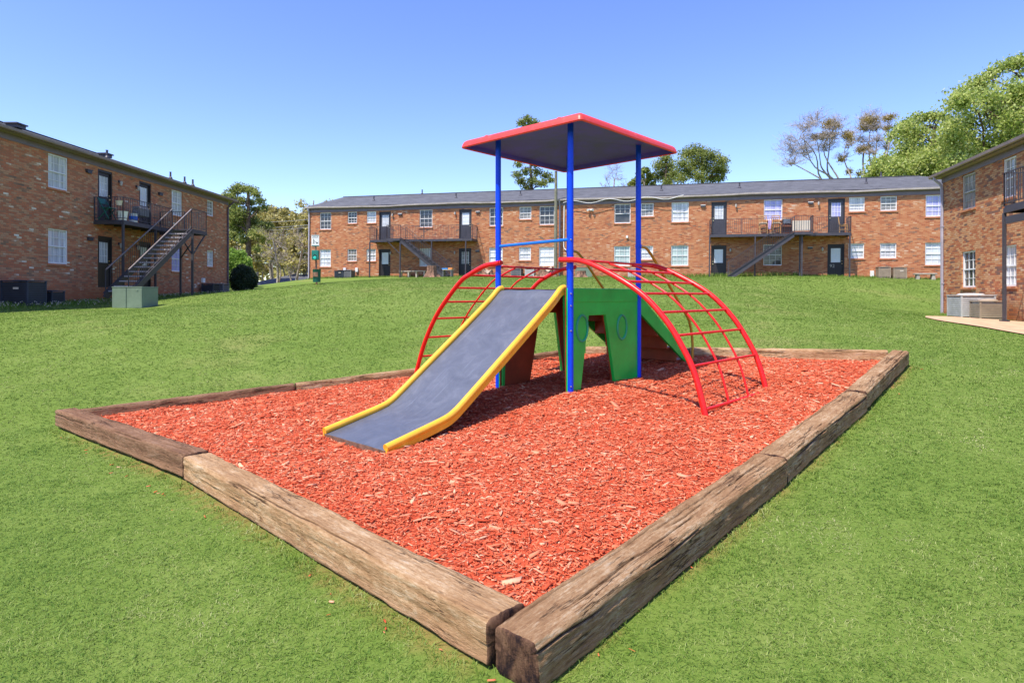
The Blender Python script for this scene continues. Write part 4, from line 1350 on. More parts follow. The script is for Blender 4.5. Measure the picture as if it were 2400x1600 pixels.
pair(BB, (814.9, 834), 'screen', 'dark', True, wid=WS)
pair(BB, (859.3, 879.2), 'curtain', 'curtain', True, wid=WS)
pair(BB, (983.6, 1010.4), 'sheet', 'dark', wid=0.98)
pair(BB, (1148, 1175), 'sheet', 'dark', wid=0.98)
pair(BB, (1217.4, 1241.9), 'curtain', 'screen', True, wid=0.84)
pair(BB, (1264.9, 1296), 'sheet', 'dark', wid=1.04)
pair(BB, (1440.5, 1474.2), 'green', 'dark!', wid=1.04)
pair(BB, (1502.5, 1528), 'curtain', 'screen', True, wid=0.80)
pair(BB, (1574, 1611), 'green', 'curtain', wid=1.06)
pair(BB, (1790.8, 1829.9), 'dark', 'lavender', wid=1.06)
pair(BB, (1990, 2023), 'blind', 'curtain', True, wid=0.84)
pair(BB, (2063.8, 2098.6), 'curtain', 'screen', True, wid=0.86)
pair(BB, (2170.9, 2213), 'blind', 'lavender', wid=1.04)
for (a, b, ku, kl, kn) in ((889.9, 912.1, 'curtain', 'sheet', 1), (1077, 1101.6, 'sheet', 'screen', 1), (1666.8, 1701, 'curtain', 'sheet', -1), (1940, 1977.5, 'lavender', 'sheet', -1)):
    c = (BB.sx(a) + BB.sx(b)) / 2
    BB.door(c - 0.46, c + 0.46, ST, ku, 'door', kn)
    BB.door(c - 0.46, c + 0.46, 0.0, kl, 'door_black', -kn if b > 1900 else kn, number=b > 1900)
BB.walls()
BB.roof(0.318, 'gutter', over=0.15, sag=0.03, hip0=max(0.6, BB.sx(787, 4.3) + 0.2))
for px in (874.6, 1067, 1218, 1548, 1731, 2028):
    BB.vent_pipe(BB.sx(px, 1.9), 1.9)
for px in (990, 2060): BB.vent_pipe(BB.sx(px, 4.6), 4.4)
for px in (937, 1119, 1646, 1898): BB.wall_vent(BB.sx(px), 4.62)
for px in (1119, 1898): BB.wall_vent(BB.sx(px), 1.92, 'tan_frame')
for px in (919.5, 1066, 1723, 1916): BB.lamp(BB.sx(px), 4.55)
for px in (916, 1066, 1711, 1926): BB.lamp(BB.sx(px), 1.80)
for px in (809, 837): BB.meter(BB.sx(px), 0.45, 0.30)
BB.meter(BB.sx(2043), 0.15, 0.36)
m = MB(); sx_ = BB.sx(1383)
m.box(sx_ - 0.08, sx_ + 0.08, -0.06, -0.002, 4.5, 4.6)
for d in (-0.18, 0.18): m.tube([(sx_ + d * 0.4, -0.06, 4.56), (sx_ + d, -0.22, 4.5)], [0.04, 0.085], 10)
m.build('security_light', M['white_plastic'], BB.root)
m = MB(); sx_ = BB.sx(1469); m.box(sx_ - 0.06, sx_ + 0.06, -0.10, -0.002, 2.65, 2.80); m.build('sensor_box', M['white_plastic'], BB.root)
BB.downspout(0.10, 'downspout', over=0.15); BB.downspout(BB.sx(1311), 'downspout', over=0.15)
m = MB(); x = BB.sx(1321)
m.tube([(x, -0.06, 4.9), (x, -0.06, 2.15), (x + 0.04, -0.06, 2.0), (x + 0.16, -0.06, 1.9), (x + 0.5, -0.06, 1.85)], 0.035, 8)
m.build('conduit', M['white_plastic'], BB.root)
# service cables that droop along the eave
m = MB()
xs_ = np.linspace(BB.sx(1320), BB.sx(1600), 26)
m.tube([(x, -0.32, 5.02 + 0.11 * math.sin(i * 0.8) + i * 0.006) for i, x in enumerate(xs_)], 0.018, 6)
m.build('cable', M['white_plastic'], BB.root)
# left balcony with its flight going down to the right
PJ = 1.0
def bx_(px, off=-PJ): return BB.sx(px, off)
zgl = -0.25
bal = balcony(BB.root, bx_(866), bx_(1106), ST - 0.02, PJ, [(bx_(866), -PJ), (bx_(1011), -PJ), (bx_(1091), -PJ)], zgl, gap=(bx_(906), bx_(937)))
xl0, xl1 = bx_(906, -1.9), bx_(937.5, -1.9)
m = MB(); m.box(xl0, xl1, -1.95, -PJ - 0.04, ST - 0.09, ST - 0.03); m.box(xl0, xl1, -1.98, -1.94, ST - 0.20, ST - 0.09); m.beam((xl1, -1.9, zgl), (xl1, -1.9, ST - 0.2), 0.08, 0.08, up=(1, 0, 0))
m.beam((xl1, -1.9, 1.6), (xl1 - 1.0, -1.9, ST - 0.2), 0.05, 0.05)
lan = m.build('stair_landing', M['iron'], BB.root)
m = MB(); railing(m, (xl0, -1.94), (xl1, -1.94), ST - 0.03, ST - 0.03); railing(m, (xl0, -1.94), (xl0, -PJ), ST - 0.03, ST - 0.03); m.build('railing', M['iron'], lan)
stairs(BB.root, xl1, BB.sx(1046, -1.8), ST - 0.05, -0.05, -1.92, -1.06, 12)
# right balcony with its flight going down to the left
zgr = -0.15
bal = balcony(BB.root, bx_(1663.5), bx_(1993), ST - 0.02, PJ, [(bx_(1662.5), -PJ), (bx_(1769), -PJ), (bx_(1874), -PJ), (bx_(1991), -PJ)], zgr, gap=(bx_(1861), bx_(1904)))
xr0, xr1 = BB.sx(1860.5, -1.9), BB.sx(1904, -1.9)
m = MB(); m.box(xr0, xr1, -1.95, -PJ - 0.04, ST - 0.09, ST - 0.03); m.box(xr0, xr1, -1.98, -1.94, ST - 0.20, ST - 0.09); m.beam((xr0 + 0.45, -1.7, zgr), (xr0 + 0.45, -1.7, ST - 0.1), 0.08, 0.08, up=(1, 0, 0))
lan = m.build('stair_landing', M['iron'], BB.root)
m = MB(); railing(m, (xr0, -1.94), (xr1, -1.94), ST - 0.03, ST - 0.03); railing(m, (xr1, -1.94), (xr1, -PJ), ST - 0.03, ST - 0.03); m.build('railing', M['iron'], lan)
stairs(BB.root, xr0, BB.sx(1712, -1.8), ST - 0.05, 0.0, -1.92, -1.06, 12)
def lettering(name, text, size, extrude, mat, parent, loc, rot):
    """raised characters as an ordinary mesh"""
    cu = bpy.data.curves.new(name, 'FONT'); cu.body = text; cu.size = size; cu.extrude = extrude; cu.align_x = 'CENTER'
    tmp = bpy.data.objects.new('tmp', cu); C.objects.link(tmp)
    dg = bpy.context.evaluated_depsgraph_get(); dg.update()
    me = bpy.data.meshes.new_from_object(tmp.evaluated_get(dg)); me.name = name
    bpy.data.objects.remove(tmp)
    me.materials.clear(); me.materials.append(mat)
    o = bpy.data.objects.new(name, me); C.objects.link(o); o.parent = parent; o.location = loc; o.rotation_euler = rot
    return o
for (lf, w_) in BB.later:                 # house number on the right-hand ground-floor door
    for i, ch in enumerate('92'):
        lettering('house_number', ch, 0.26, 0.004, M['tan_frame'], lf, (w_ * (0.22 + 0.16 * i), 0.078, 0.72), (R(90), 0, 0))

# --- building at the left
LB = Bld('apartment_building', 'brown brick apartment building at the left, its long side in shade', (-17.215, 12.0, EYE + 0.33), (0.0297, 0.9996), 23.95, 8.6, 'brick_brown', 1.6)
def lpair(px, lo, hi, small=False, wid=None, **kw): pair(LB, px, lo, hi, small, wid, **kw)
lpair((113, 160), 'curtain', 'curtain')
lpair((402.5, 427.5), 'lavender', 'curtain')
lpair((485.5, 500.7), 'curtain', 'screen', True)
for (a, b, ku, kl) in ((229.5, 263.7, 'curtain', 'curtain'), (326.3, 354.5, 'sheet', 'sheet')):
    LB.door(LB.sx(a), LB.sx(b), ST, ku, 'door_black', 1)
    LB.door(LB.sx(a), LB.sx(b), 0.0, kl, 'door_black', 1)
LB.window(2.2, 3.4, *LO, 'curtain'); LB.window(2.2, 3.4, *HI, 'curtain')
LB.walls()
LB.roof(0.338, 'gutter_brown', over=0.32, fz=0.18)
LB.downspout(23.85, 'pipe_purple', over=0.32)
LB.box_vent(LB.sx(31, 1.6), 1.5, 0.42); LB.box_vent(LB.sx(247, 1.2), 1.2, 0.36)
LB.vent_pipe(LB.sx(256, 0.8), 0.9)
for px in (404, 437, 456): LB.vent_pipe(LB.sx(px, 1.2), 1.3)
for px, z in ((206, 4.62), (374, 4.5)): LB.wall_vent(LB.sx(px), z, 'iron')
LB.wall_vent(LB.sx(209), 1.95, 'iron')
for px in (278, 319): LB.lamp(LB.sx(px), 4.45); LB.lamp(LB.sx(px), 1.8)
LB.meter(LB.sx(474), 0.35, 0.24)
PL = 1.2
s0, s1 = LB.sx(288.5, -PL), 17.35
balcony(LB.root, s0, s1, ST - 0.02, PL, [(s0, -PL), (15.05, -PL), (17.0, -PL)], -0.55, gap=(16.15, 17.3), ends=(True, True), rail_mat='iron')
m = MB(); m.box(16.2, 17.5, -2.18, -PL - 0.04, ST - 0.09, ST - 0.03); m.box(16.2, 17.5, -2.2, -2.16, ST - 0.22, ST - 0.09)
m.box(17.46, 17.5, -2.16, -PL, ST - 0.22, ST - 0.09)
m.beam((16.3, -2.15, -0.6), (16.3, -2.15, ST - 0.2), 0.08, 0.08, up=(1, 0, 0))
m.beam((16.3, -2.15, 1.5), (17.4, -2.15, ST - 0.2), 0.05, 0.05); m.beam((16.3, -2.15, 1.5), (17.0, -PL, ST - 0.3), 0.04, 0.04); m.beam((17.0, -PL, 1.4), (16.3, -2.15, ST - 0.6), 0.04, 0.04)
lan = m.build('stair_landing', M['iron'], LB.root)
m = MB(); railing(m, (16.2, -2.16), (17.48, -2.16), ST - 0.03, ST - 0.03); railing(m, (17.48, -2.16), (17.48, -PL), ST - 0.03, ST - 0.03); m.build('railing', M['iron'], lan)
stairs(LB.root, 16.2, 11.9, ST - 0.05, -0.35, -2.16, -1.26, 14, mat='iron', rail_mat='iron_light')

# --- building at the right
RB = Bld('apartment_building', 'sunlit red brick apartment building at the right edge with a corner downspout', (16.7, 24.0, EYE - 0.56), (-0.2407, -0.9706), 16.0, 8.6, 'brick_right', 1.0)
x0_, x1_ = RB.sx(2254), RB.sx(2286)
RB.window(x0_, x1_, *LO, 'dark', fr='white'); RB.window(x0_, x1_, *HI, 'screen', fr='tan_frame')
x0_, x1_ = RB.sx(2350), RB.sx(2382)
RB.window(x0_, x1_, *LO, 'curtain', fr='white'); RB.window(x0_, x1_, *HI, 'screen', fr='white')
RB.door(8.6, 9.52, 0.0, 'curtain', 'door_black'); RB.door(8.6, 9.52, ST, 'curtain', 'door_black')
RB.walls()
RB.roof(0.340, 'gutter_brown', over=0.26, fz=0.18)
RB.downspout(0.10, 'downspout', over=0.26)
RB.meter(6.35, 0.35, 0.3)
s0 = RB.sx(2354, -PL)
balcony(RB.root, s0, 15.0, 3.06, PL, [(s0, -PL), (11.0, -PL)], -0.16, thick=0.20)
m = MB(); m.box(s0 + 0.1, 14.9, -PL - 0.02, -PL + 0.05, 2.55, 2.75); m.box(s0 + 0.1, 14.9, -PL + 0.05, -0.01, 2.66, 2.72)
m.build('lower_beam', M['iron'], RB.root)
# ---------------------------------------------------------------- things on and near the buildings
def facing(b): return math.atan2(b.e.y, b.e.x)
# ladder-back chairs on the far balcony
def ladder_chair(name, label, loc, rz, seat_h=0.62, total=1.12, group=None, mat='chair_wood', seat='cushion'):
    t = thing(name, label, 'chair', loc, rz, group)
    w_, d_ = 0.42, 0.40
    for sx in (-1, 1):
        m = MB(); m.beam((sx * w_ / 2, -d_ / 2, 0), (sx * w_ / 2, -d_ / 2, seat_h), 0.04, 0.04, up=(1, 0, 0)); m.build('leg', M[mat], t)
        m = MB(); m.beam((sx * w_ / 2, d_ / 2, 0), (sx * w_ / 2, d_ / 2, seat_h), 0.04, 0.04, up=(1, 0, 0)); m.beam((sx * w_ / 2, d_ / 2, seat_h), (sx * w_ / 2, d_ / 2 + 0.07, total), 0.04, 0.04, up=(1, 0, 0)); m.build('leg', M[mat], t)
    m = MB(); m.box(-w_ / 2 - 0.02, w_ / 2 + 0.02, -d_ / 2 - 0.02, d_ / 2 + 0.02, seat_h, seat_h + 0.05); m.build('seat', M[seat], t, bevel=0.015)
    m = MB()
    for i in range(4):
        z = seat_h + 0.12 + i * 0.115
        yb = d_ / 2 + 0.07 * (z - seat_h) / (total - seat_h)
        m.prism([(-w_ / 2, yb - 0.01, z), (0, yb - 0.01, z + 0.035), (w_ / 2, yb - 0.01, z), (w_ / 2, yb - 0.01, z + 0.055), (0, yb - 0.01, z + 0.09), (-w_ / 2, yb - 0.01, z + 0.055)], (0, 0.02, 0))
    m.build('backrest', M[mat], t)
    m = MB()
    for z in (0.2, 0.4):
        m.beam((-w_ / 2, -d_ / 2, z), (w_ / 2, -d_ / 2, z), 0.025, 0.025); m.beam((-w_ / 2, d_ / 2, z), (w_ / 2, d_ / 2, z), 0.025, 0.025)
        m.beam((-w_ / 2, -d_ / 2, z), (-w_ / 2, d_ / 2, z), 0.025, 0.025); m.beam((w_ / 2, -d_ / 2, z), (w_ / 2, d_ / 2, z), 0.025, 0.025)
    m.build('stretcher', M[mat], t)
    return t
fb = facing(BB)
c1 = BB.sx(1789, -0.7); c2 = BB.sx(1820, -0.7)
ladder_chair('ladder_back_chair', 'honey wood ladder-back chair with beige cushion, left one of the pair before the lavender window', BB.world(c1, -0.6, ST - 0.02), fb, group='wooden chairs on the far balcony')
ladder_chair('ladder_back_chair', 'honey wood ladder-back chair with beige cushion, right one, next to the small table', BB.world(c2, -0.6, ST - 0.02), fb, group='wooden chairs on the far balcony')
ladder_chair('wooden_chair', 'wooden chair standing alone at the right end of the far balcony, past the black door', BB.world(BB.sx(1978, -0.7), -0.6, ST - 0.02), fb + R(75), 0.45, 0.98, group='wooden chairs on the far balcony', seat='chair_wood')
m = MB()
for i in range(7):
    x = -0.08 + i * 0.025; m.prism([(x, 0.0, 0.62), (x + 0.05, 0.0, 0.60), (x + 0.02 - i * 0.01, -0.02, 0.05 + 0.02 * (i % 3)), (x - 0.01 - i * 0.01, -0.02, 0.07)], (0, 0.02 + 0.01 * (i % 2), 0))
o = m.build('cloth', M['purple'], loc=BB.world((c1 + c2) / 2, -0.62, ST + 0.22)); o.rotation_euler = (0, 0, fb)
tag(o, 'purple and white cloth hanging between the two ladder-back chairs', 'cloth')
t = thing('side_table', 'small red-brown wooden table under a grey screen on the far balcony', 'table', BB.world(BB.sx(1844, -0.7), -0.7, ST - 0.02), fb)
m = MB(); m.box(-0.33, 0.33, -0.24, 0.24, 0.50, 0.54); m.build('table_top', M['dark_wood'], t)
for sx in (-1, 1):
    for sy in (-1, 1):
        m = MB(); m.box(sx * 0.30 - 0.02, sx * 0.30 + 0.02, sy * 0.21 - 0.02, sy * 0.21 + 0.02, 0, 0.5); m.build('leg', M['dark_wood'], t)
m = MB(); m.box(-0.30, 0.30, 0.18, 0.20, 0.06, 0.46); m.build('back_panel', M['dark_wood'], t)
t = thing('television', 'small grey television sitting on the red-brown table', 'television', BB.world(BB.sx(1844, -0.7), -0.7, ST + 0.523), fb)
m = MB(); m.box(-0.24, 0.24, -0.10, 0.10, 0.03, 0.34); m.build('casing', M['black_plastic'], t, bevel=0.015)
m = MB(); m.box(-0.20, 0.20, -0.108, -0.102, 0.07, 0.31); m.build('screen', M['screen'], t)
m = MB(); m.box(-0.12, 0.12, -0.07, 0.07, 0.0, 0.03); m.build('stand', M['black_plastic'], t)
xa, xb = BB.sx(1857, -1.8), BB.sx(1898, -1.8)
m = MB(); n_ = 9
for i in range(n_):
    w1 = (xb - xa) / n_; m.box(i * w1, (i + 1) * w1 - 0.006, 0, 0.018, 0, 0.60)
m.box(0, xb - xa, 0.019, 0.04, 0.08, 0.12); m.box(0, xb - xa, 0.019, 0.04, 0.48, 0.52)
o = m.build('privacy_panel', M['cream_panel'], loc=BB.world(xa, -1.89, ST + 0.02)); o.rotation_euler = (0, 0, fb)
tag(o, 'cream boarded panel tied inside the railing of the stair landing across the lawn', 'panel')

# clutter on the left-hand balcony
def onLB(px, y=-0.7, z=ST - 0.02): return LB.world(LB.sx(px, y), y, z)
fl = facing(LB)
t = thing('plant_tub', 'pale grey tub standing by the corner post of the left balcony', 'tub', onLB(287, -1.05))
m = MB(); m.lathe([(0.0, 0.005), (0.15, 0.0), (0.20, 0.34), (0.215, 0.36), (0.195, 0.36), (0.16, 0.08), (0.0, 0.08)], 16); m.build('tub_body', M['white_plastic'], t, smooth=True)
m = MB(); m.lathe([(0.19, 0.30), (0.0, 0.31)], 16); m.build('soil', M['stump_side'], t)
t = thing('paint_bucket', 'white and blue bucket on the left balcony between its two doors', 'bucket', onLB(313, -1.0))
m = MB(); m.lathe([(0.0, 0.0), (0.145, 0.0), (0.165, 0.37), (0.175, 0.38), (0.0, 0.39)], 16); m.build('bucket_body', M['white_plastic'], t, smooth=True)
m = MB(); m.lathe([(0.152, 0.10), (0.165, 0.26)], 16); m.lathe([(0.165, 0.261), (0.155, 0.262)], 16); m.build('band', M['blue_bar'], t)
m = MB(); m.tube([(0.17 * math.cos(a), -0.02, 0.35 + 0.14 * math.sin(a)) for a in np.linspace(0, PI, 12)], 0.005, 6); m.build('handle', M['bolt'], t)
t = thing('hanging_pot', 'small cream pot fixed on the railing above the pale grey tub', 'pot', onLB(279, -1.1, ST + 0.55))
m = MB(); m.lathe([(0.0, 0.0), (0.09, 0.0), (0.13, 0.17), (0.14, 0.18), (0.12, 0.18), (0.0, 0.15)], 14); m.build('pot_body', M['cream_panel'], t, smooth=True)
m = MB(); m.beam((-0.10, 0.0, 0.17), (-0.10, -0.10, 0.35), 0.015, 0.015); m.beam((0.10, 0.0, 0.17), (0.10, -0.10, 0.35), 0.015, 0.015); m.build('bracket', M['iron'], t)
t = thing('folding_chair', 'dark green folding chair at the near end of the left balcony', 'chair', onLB(252, -0.65), fl)
m = MB(); m.beam((-0.22, -0.2, 0.0), (-0.22, 0.25, 0.85), 0.03, 0.03); m.beam((0.22, -0.2, 0.0), (0.22, 0.25, 0.85), 0.03, 0.03); m.build('frame', M['park_green'], t)
for sx in (-1, 1):
    m = MB(); m.beam((sx * 0.19, 0.25, 0.0), (sx * 0.19, -0.2, 0.45), 0.03, 0.03); m.build('leg', M['park_green'], t)
m = MB(); m.box(-0.2, 0.2, -0.2, 0.2, 0.44, 0.47); m.build('seat', M['park_green'], t)
m = MB(); m.beam((0, 0.16, 0.62), (0, 0.24, 0.84), 0.40, 0.02, up=(0, -1, 0.3)); m.build('backrest', M['park_green'], t)
t = thing('barbecue_grill', 'dark box-shaped barbecue beside the white and blue bucket', 'grill', onLB(330, -1.0), fl)
m = MB(); m.box(-0.30, 0.30, -0.18, 0.18, 0.32, 0.60); m.build('firebox', M['ac_mid'], t, bevel=0.02)
m = MB(); m.prism([(-0.31, -0.19, 0.605), (-0.31, 0.19, 0.605), (-0.31, 0.14, 0.72), (-0.31, -0.14, 0.72)], (0.62, 0, 0)); m.build('lid', M['ac_mid'], t, bevel=0.02)
for sx in (-1, 1):
    m = MB(); m.beam((sx * 0.26, -0.15, 0), (sx * 0.26, 0.15, 0.33), 0.025, 0.025); m.build('leg', M['iron'], t)
    m = MB(); m.beam((sx * 0.26, 0.15, 0), (sx * 0.26, -0.15, 0.33), 0.025, 0.025); m.build('leg', M['iron'], t)

# air conditioners
def condenser(label, loc, rz, w_, d_, h_, mat, rows=12, round_top=False, group='air conditioner units against the walls', sticker=False):
    t = thing('air_conditioner', label, 'air conditioner', loc, rz, group)
    m = MB(); k = 0.03
    for (x, y) in ((-1, -1), (1, -1), (1, 1), (-1, 1)):
        m.box(x * w_ / 2 - k * (x > 0) * 1.6, x * w_ / 2 + k * (x < 0) * 1.6, y * d_ / 2 - k * (y > 0) * 1.6, y * d_ / 2 + k * (y < 0) * 1.6, 0.04, h_)
    m.box(-w_ / 2, w_ / 2, -d_ / 2, d_ / 2, 0.0, 0.04)
    m.build('cabinet', M[mat], t)
    m = MB(); m.box(-w_ / 2 + 0.04, w_ / 2 - 0.04, -d_ / 2 + 0.04, d_ / 2 - 0.04, 0.05, h_ - 0.02); m.build('coil', M['fin_pale' if mat in ('ac_grey', 'ac_tan') else 'fin'], t)
    m = MB()
    for i in range(rows):
        z = 0.07 + (h_ - 0.13) * (i + 0.5) / rows; hh = (h_ - 0.13) / rows * (0.40 if mat in ('ac_grey', 'ac_tan') else 0.30)
        m.box(-w_ / 2 + 0.05, w_ / 2 - 0.05, -d_ / 2 + 0.004, -d_ / 2 + 0.03, z - hh, z + hh)
        m.box(-w_ / 2 + 0.05, w_ / 2 - 0.05, d_ / 2 - 0.03, d_ / 2 - 0.004, z - hh, z + hh)
        m.box(-w_ / 2 + 0.004, -w_ / 2 + 0.03, -d_ / 2 + 0.05, d_ / 2 - 0.05, z - hh, z + hh)
        m.box(w_ / 2 - 0.03, w_ / 2 - 0.004, -d_ / 2 + 0.05, d_ / 2 - 0.05, z - hh, z + hh)
    m.build('louvre', M[mat], t)
    m = MB(); r_ = min(w_, d_) / 2 * 0.8
    zc = h_ + 0.002
    m.box(-w_ / 2 - 0.012, w_ / 2 + 0.012, -d_ / 2 - 0.012, d_ / 2 + 0.012, zc, zc + 0.03)
    m.lathe([(r_, 0.03), (r_ * 0.85, 0.07 if round_top else 0.045), (r_ * 0.2, 0.085 if round_top else 0.05), (0.0, 0.085 if round_top else 0.05)], 20, (0, 0, zc))
    m.build('top_cover', M[mat], t)
    if sticker:
        m = MB(); m.box(-0.02, 0.16, -d_ / 2 - 0.006, -d_ / 2 + 0.002, h_ * 0.68, h_ * 0.76); m.build('rating_plate', M['cream_panel'], t)
    return t
def nearwall(b, px, off, dz=-0.01):
    x = b.sx(px, off); p = b.world(x, off, 0); p.z = gz(p.x, p.y) + dz; return p
condenser('large dark air conditioner against the left building, pale rating plate on its louvres', nearwall(LB, 56, -0.62), fl - R(90), 0.92, 0.82, 0.80, 'ac_dark', 11, sticker=True)
condenser('low black air conditioner right behind the large dark one at the left', nearwall(LB, 117, -0.50), fl - R(90), 0.62, 0.62, 0.46, 'ac_dark', 8)
condenser('low dark air conditioner near the far corner of the left building, grille to the right', nearwall(LB, 494, -0.5), fl - R(90), 0.62, 0.72, 0.56, 'ac_dark', 14)
condenser('last dark air conditioner at the far corner downspout of the left building', nearwall(LB, 519, -0.5), fl - R(90), 0.55, 0.7, 0.56, 'ac_mid', 14)
condenser('black air conditioner under the small windows, left end of the far building', nearwall(BB, 800, -0.5), fb, 0.72, 0.7, 0.52, 'ac_dark', 12, sticker=True)
condenser('grey air conditioner beside the black one at the left end of the far building', nearwall(BB, 819, -0.5), fb, 0.60, 0.6, 0.52, 'ac_mid', 12)
condenser('grey air conditioner behind the left red climber, at the foot of the far building', nearwall(BB, 1212, -0.5), fb, 0.70, 0.7, 0.50, 'ac_mid', 12)
condenser('light grey louvred air conditioner behind the left red climber, beside a tree stump', nearwall(BB, 1243, -0.5), fb, 0.62, 0.6, 0.52, 'ac_grey', 6)
condenser('pale louvred air conditioner behind the top of the right red climber', nearwall(BB, 1484, -0.5), fb, 0.62, 0.6, 0.55, 'ac_grey', 6)
condenser('tan air conditioner, left one of two right of the far stairs', nearwall(BB, 2070, -0.5), fb, 0.62, 0.6, 0.62, 'ac_tan', 16)
condenser('tan air conditioner with a white sticker, nearer the pale bench', nearwall(BB, 2106, -0.5), fb, 0.68, 0.6, 0.62, 'ac_tan', 16, sticker=True)
fr_ = facing(RB)
condenser('large pale grey air conditioner under the window of the right building', nearwall(RB, 2275, -0.62), fr_, 1.05, 0.98, 0.74, 'ac_grey', 9, round_top=True)
condenser('small rusty tan air conditioner in front of the large pale one', nearwall(RB, 2315, -0.62), fr_, 0.68, 0.72, 0.56, 'ac_tan', 8, round_top=True)
# stone bench by the far building
p = nearwall(BB, 2168, -0.7)
t = thing('stone_bench', 'low pale stone bench against the far building, at its right end', 'bench', p, fb)
m = MB(); m.box(-0.55, 0.55, -0.2, 0.2, 0.30, 0.37); m.build('seat', M['concrete'], t, bevel=0.02)
for sx in (-1, 1):
    m = MB(); m.prism([(sx * 0.38 - 0.10, -0.15, 0.0), (sx * 0.38 + 0.10, -0.15, 0.0), (sx * 0.38 + 0.06, -0.15, 0.30), (sx * 0.38 - 0.06, -0.15, 0.30)], (0, 0.3, 0)); m.build('leg', M['concrete'], t)
# low wooden bench frame under the left flight
p = nearwall(BB, 968, -0.9)
t = thing('wooden_bench', 'long low pale wooden bench under the far left balcony', 'bench', p, fb)
m = MB(); m.box(-1.0, 1.0, -0.18, 0.18, 0.40, 0.44); m.build('seat', M['cream_panel'], t)
for x in (-0.9, -0.3, 0.3, 0.9):
    m = MB(); m.box(x - 0.03, x + 0.03, -0.15, 0.15, 0.0, 0.40); m.build('leg', M['cream_panel'], t)
p = nearwall(BB, 1050, -2.6)
t = thing('toy_table', 'small table with a blue and orange top at the foot of the far stairs', 'toy table', p, fb)
m = MB(); m.box(-0.32, 0.32, -0.22, 0.22, 0.46, 0.49); m.build('table_top', M['cream_panel'], t)
m = MB(); m.box(-0.38, 0.02, -0.16, 0.16, 0.492, 0.58); m.build('tray', M['toy_blue'], t, bevel=0.02)
m = MB(); m.box(0.05, 0.34, -0.14, 0.14, 0.492, 0.60); m.build('tray', M['toy_orange'], t, bevel=0.02)
for sx in (-1, 1):
    m = MB(); m.box(sx * 0.28 - 0.02, sx * 0.28 + 0.02, -0.2, 0.2, 0, 0.46); m.build('leg', M['ac_mid'], t)

# pad-mounted transformers
def transformer(label, loc, rz, w_, d_, h_, split=True):
    t = thing('transformer_box', label, 'utility box', loc, rz, 'green utility boxes')
    m = MB(); m.box(0.0, w_, 0.012, d_, 0.0, h_ - 0.03); m.build('cabinet', M['utility_green'], t, bevel=0.012)
    for a, b in (((0.0, w_ * 0.47), (w_ * 0.485, w_)) if split else ((0.0, w_),)):
        m = MB(); m.box(a + 0.004, b - 0.004, -0.012, 0.010, 0.02, h_ - 0.05); m.build('door', M['utility_green'], t, bevel=0.006)
    m = MB(); m.box(-0.012, w_ + 0.012, -0.02, d_ + 0.01, h_ - 0.028, h_); m.build('lid', M['utility_green'], t, bevel=0.008)
    m = MB(); m.lathe([(0.0, 0.012), (0.035, 0.010), (0.04, 0.0)], 14); o = m.build('lock', M['utility_green'], t, loc=(w_ * 0.84, -0.013, h_ - 0.12)); o.rotation_euler = (R(90), 0, 0)
    return t
a_ = at(263, 719, 21.95); 
transformer('olive green metal utility box on the grass before the left stairs', (a_.x, a_.y, gz(a_.x + 0.5, a_.y + 0.3) - 0.03), 0.0, 1.06, 1.0, 0.78)
p = nearwall(BB, 1370, -1.9)
transformer('far grey-green utility box behind the near blue post', (p.x - 0.5, p.y, p.z), 0.0, 0.98, 0.8, 0.62, False)

# pet waste station
d_ = 25.7
p = at(742, 665, d_); p.z = gz(p.x, p.y) - 0.02
t = thing('pet_waste_station', 'green pet waste station with a white dog sign on the lawn', 'waste station', p)
m = MB(); m.beam((0, 0, 0), (-0.05, 0, 2.18), 0.055, 0.055, up=(0, 1, 0)); m.build('post', M['stump_side'], t)
m = MB(); m.lathe([(0.0, 0.10), (0.15, 0.10), (0.165, 0.62), (0.17, 0.63), (0.155, 0.63), (0.0, 0.60)], 18, (0.07, -0.20, 0)); m.build('bin', M['park_green'], t, smooth=True)
m = MB(); m.box(-0.03, 0.17, -0.38, -0.35, 0.32, 0.50); m.build('bin_label', M['stump_side'], t)
m = MB(); m.box(-0.16, 0.12, -0.16, -0.03, 1.02, 1.42); m.build('dispenser', M['park_teal'], t, bevel=0.012)
m = MB(); m.prism([(-0.12, -0.166, 1.06), (0.08, -0.166, 1.06), (0.06, -0.166, 1.20), (-0.02, -0.166, 1.26), (-0.10, -0.166, 1.20)], (0, 0.004, 0)); m.build('opening', M['print_dark'], t)
m = MB(); m.tube([(-0.02, -0.20, 1.10), (-0.02, -0.165, 1.10)], [0.05, 0.075], 14); m.build('bag_roll', M['aqua_bag'], t, smooth=True)
sg = MB(); sg.box(-0.20, 0.12, -0.045, -0.035, 1.58, 2.06); s_ = sg.build('sign_plate', M['white_plastic'], t, bevel=0.003)
def strip(mat, *bx):
    m = MB(); m.box(bx[0], bx[1], -0.049, -0.0455, bx[2], bx[3]); return m
m = MB()
for bx in ((-0.19, 0.11, 1.585, 1.625), (-0.19, 0.11, 2.03, 2.052)): m.box(bx[0], bx[1], -0.049, -0.0455, bx[2], bx[3])
m.build('sign_band', M['park_green'], s_)
m = MB()                                   # walking figure and dog pictogram
m.lathe([(0.0, -0.016), (0.014, -0.008), (0.016, 0), (0.014, 0.008), (0.0, 0.016)], 10, (-0.105, -0.047, 1.88))
m.beam((-0.105, -0.047, 1.86), (-0.10, -0.047, 1.77), 0.028, 0.004, up=(0, 1, 0)); m.beam((-0.10, -0.047, 1.78), (-0.125, -0.047, 1.69), 0.014, 0.004, up=(0, 1, 0)); m.beam((-0.10, -0.047, 1.78), (-0.08, -0.047, 1.69), 0.014, 0.004, up=(0, 1, 0))
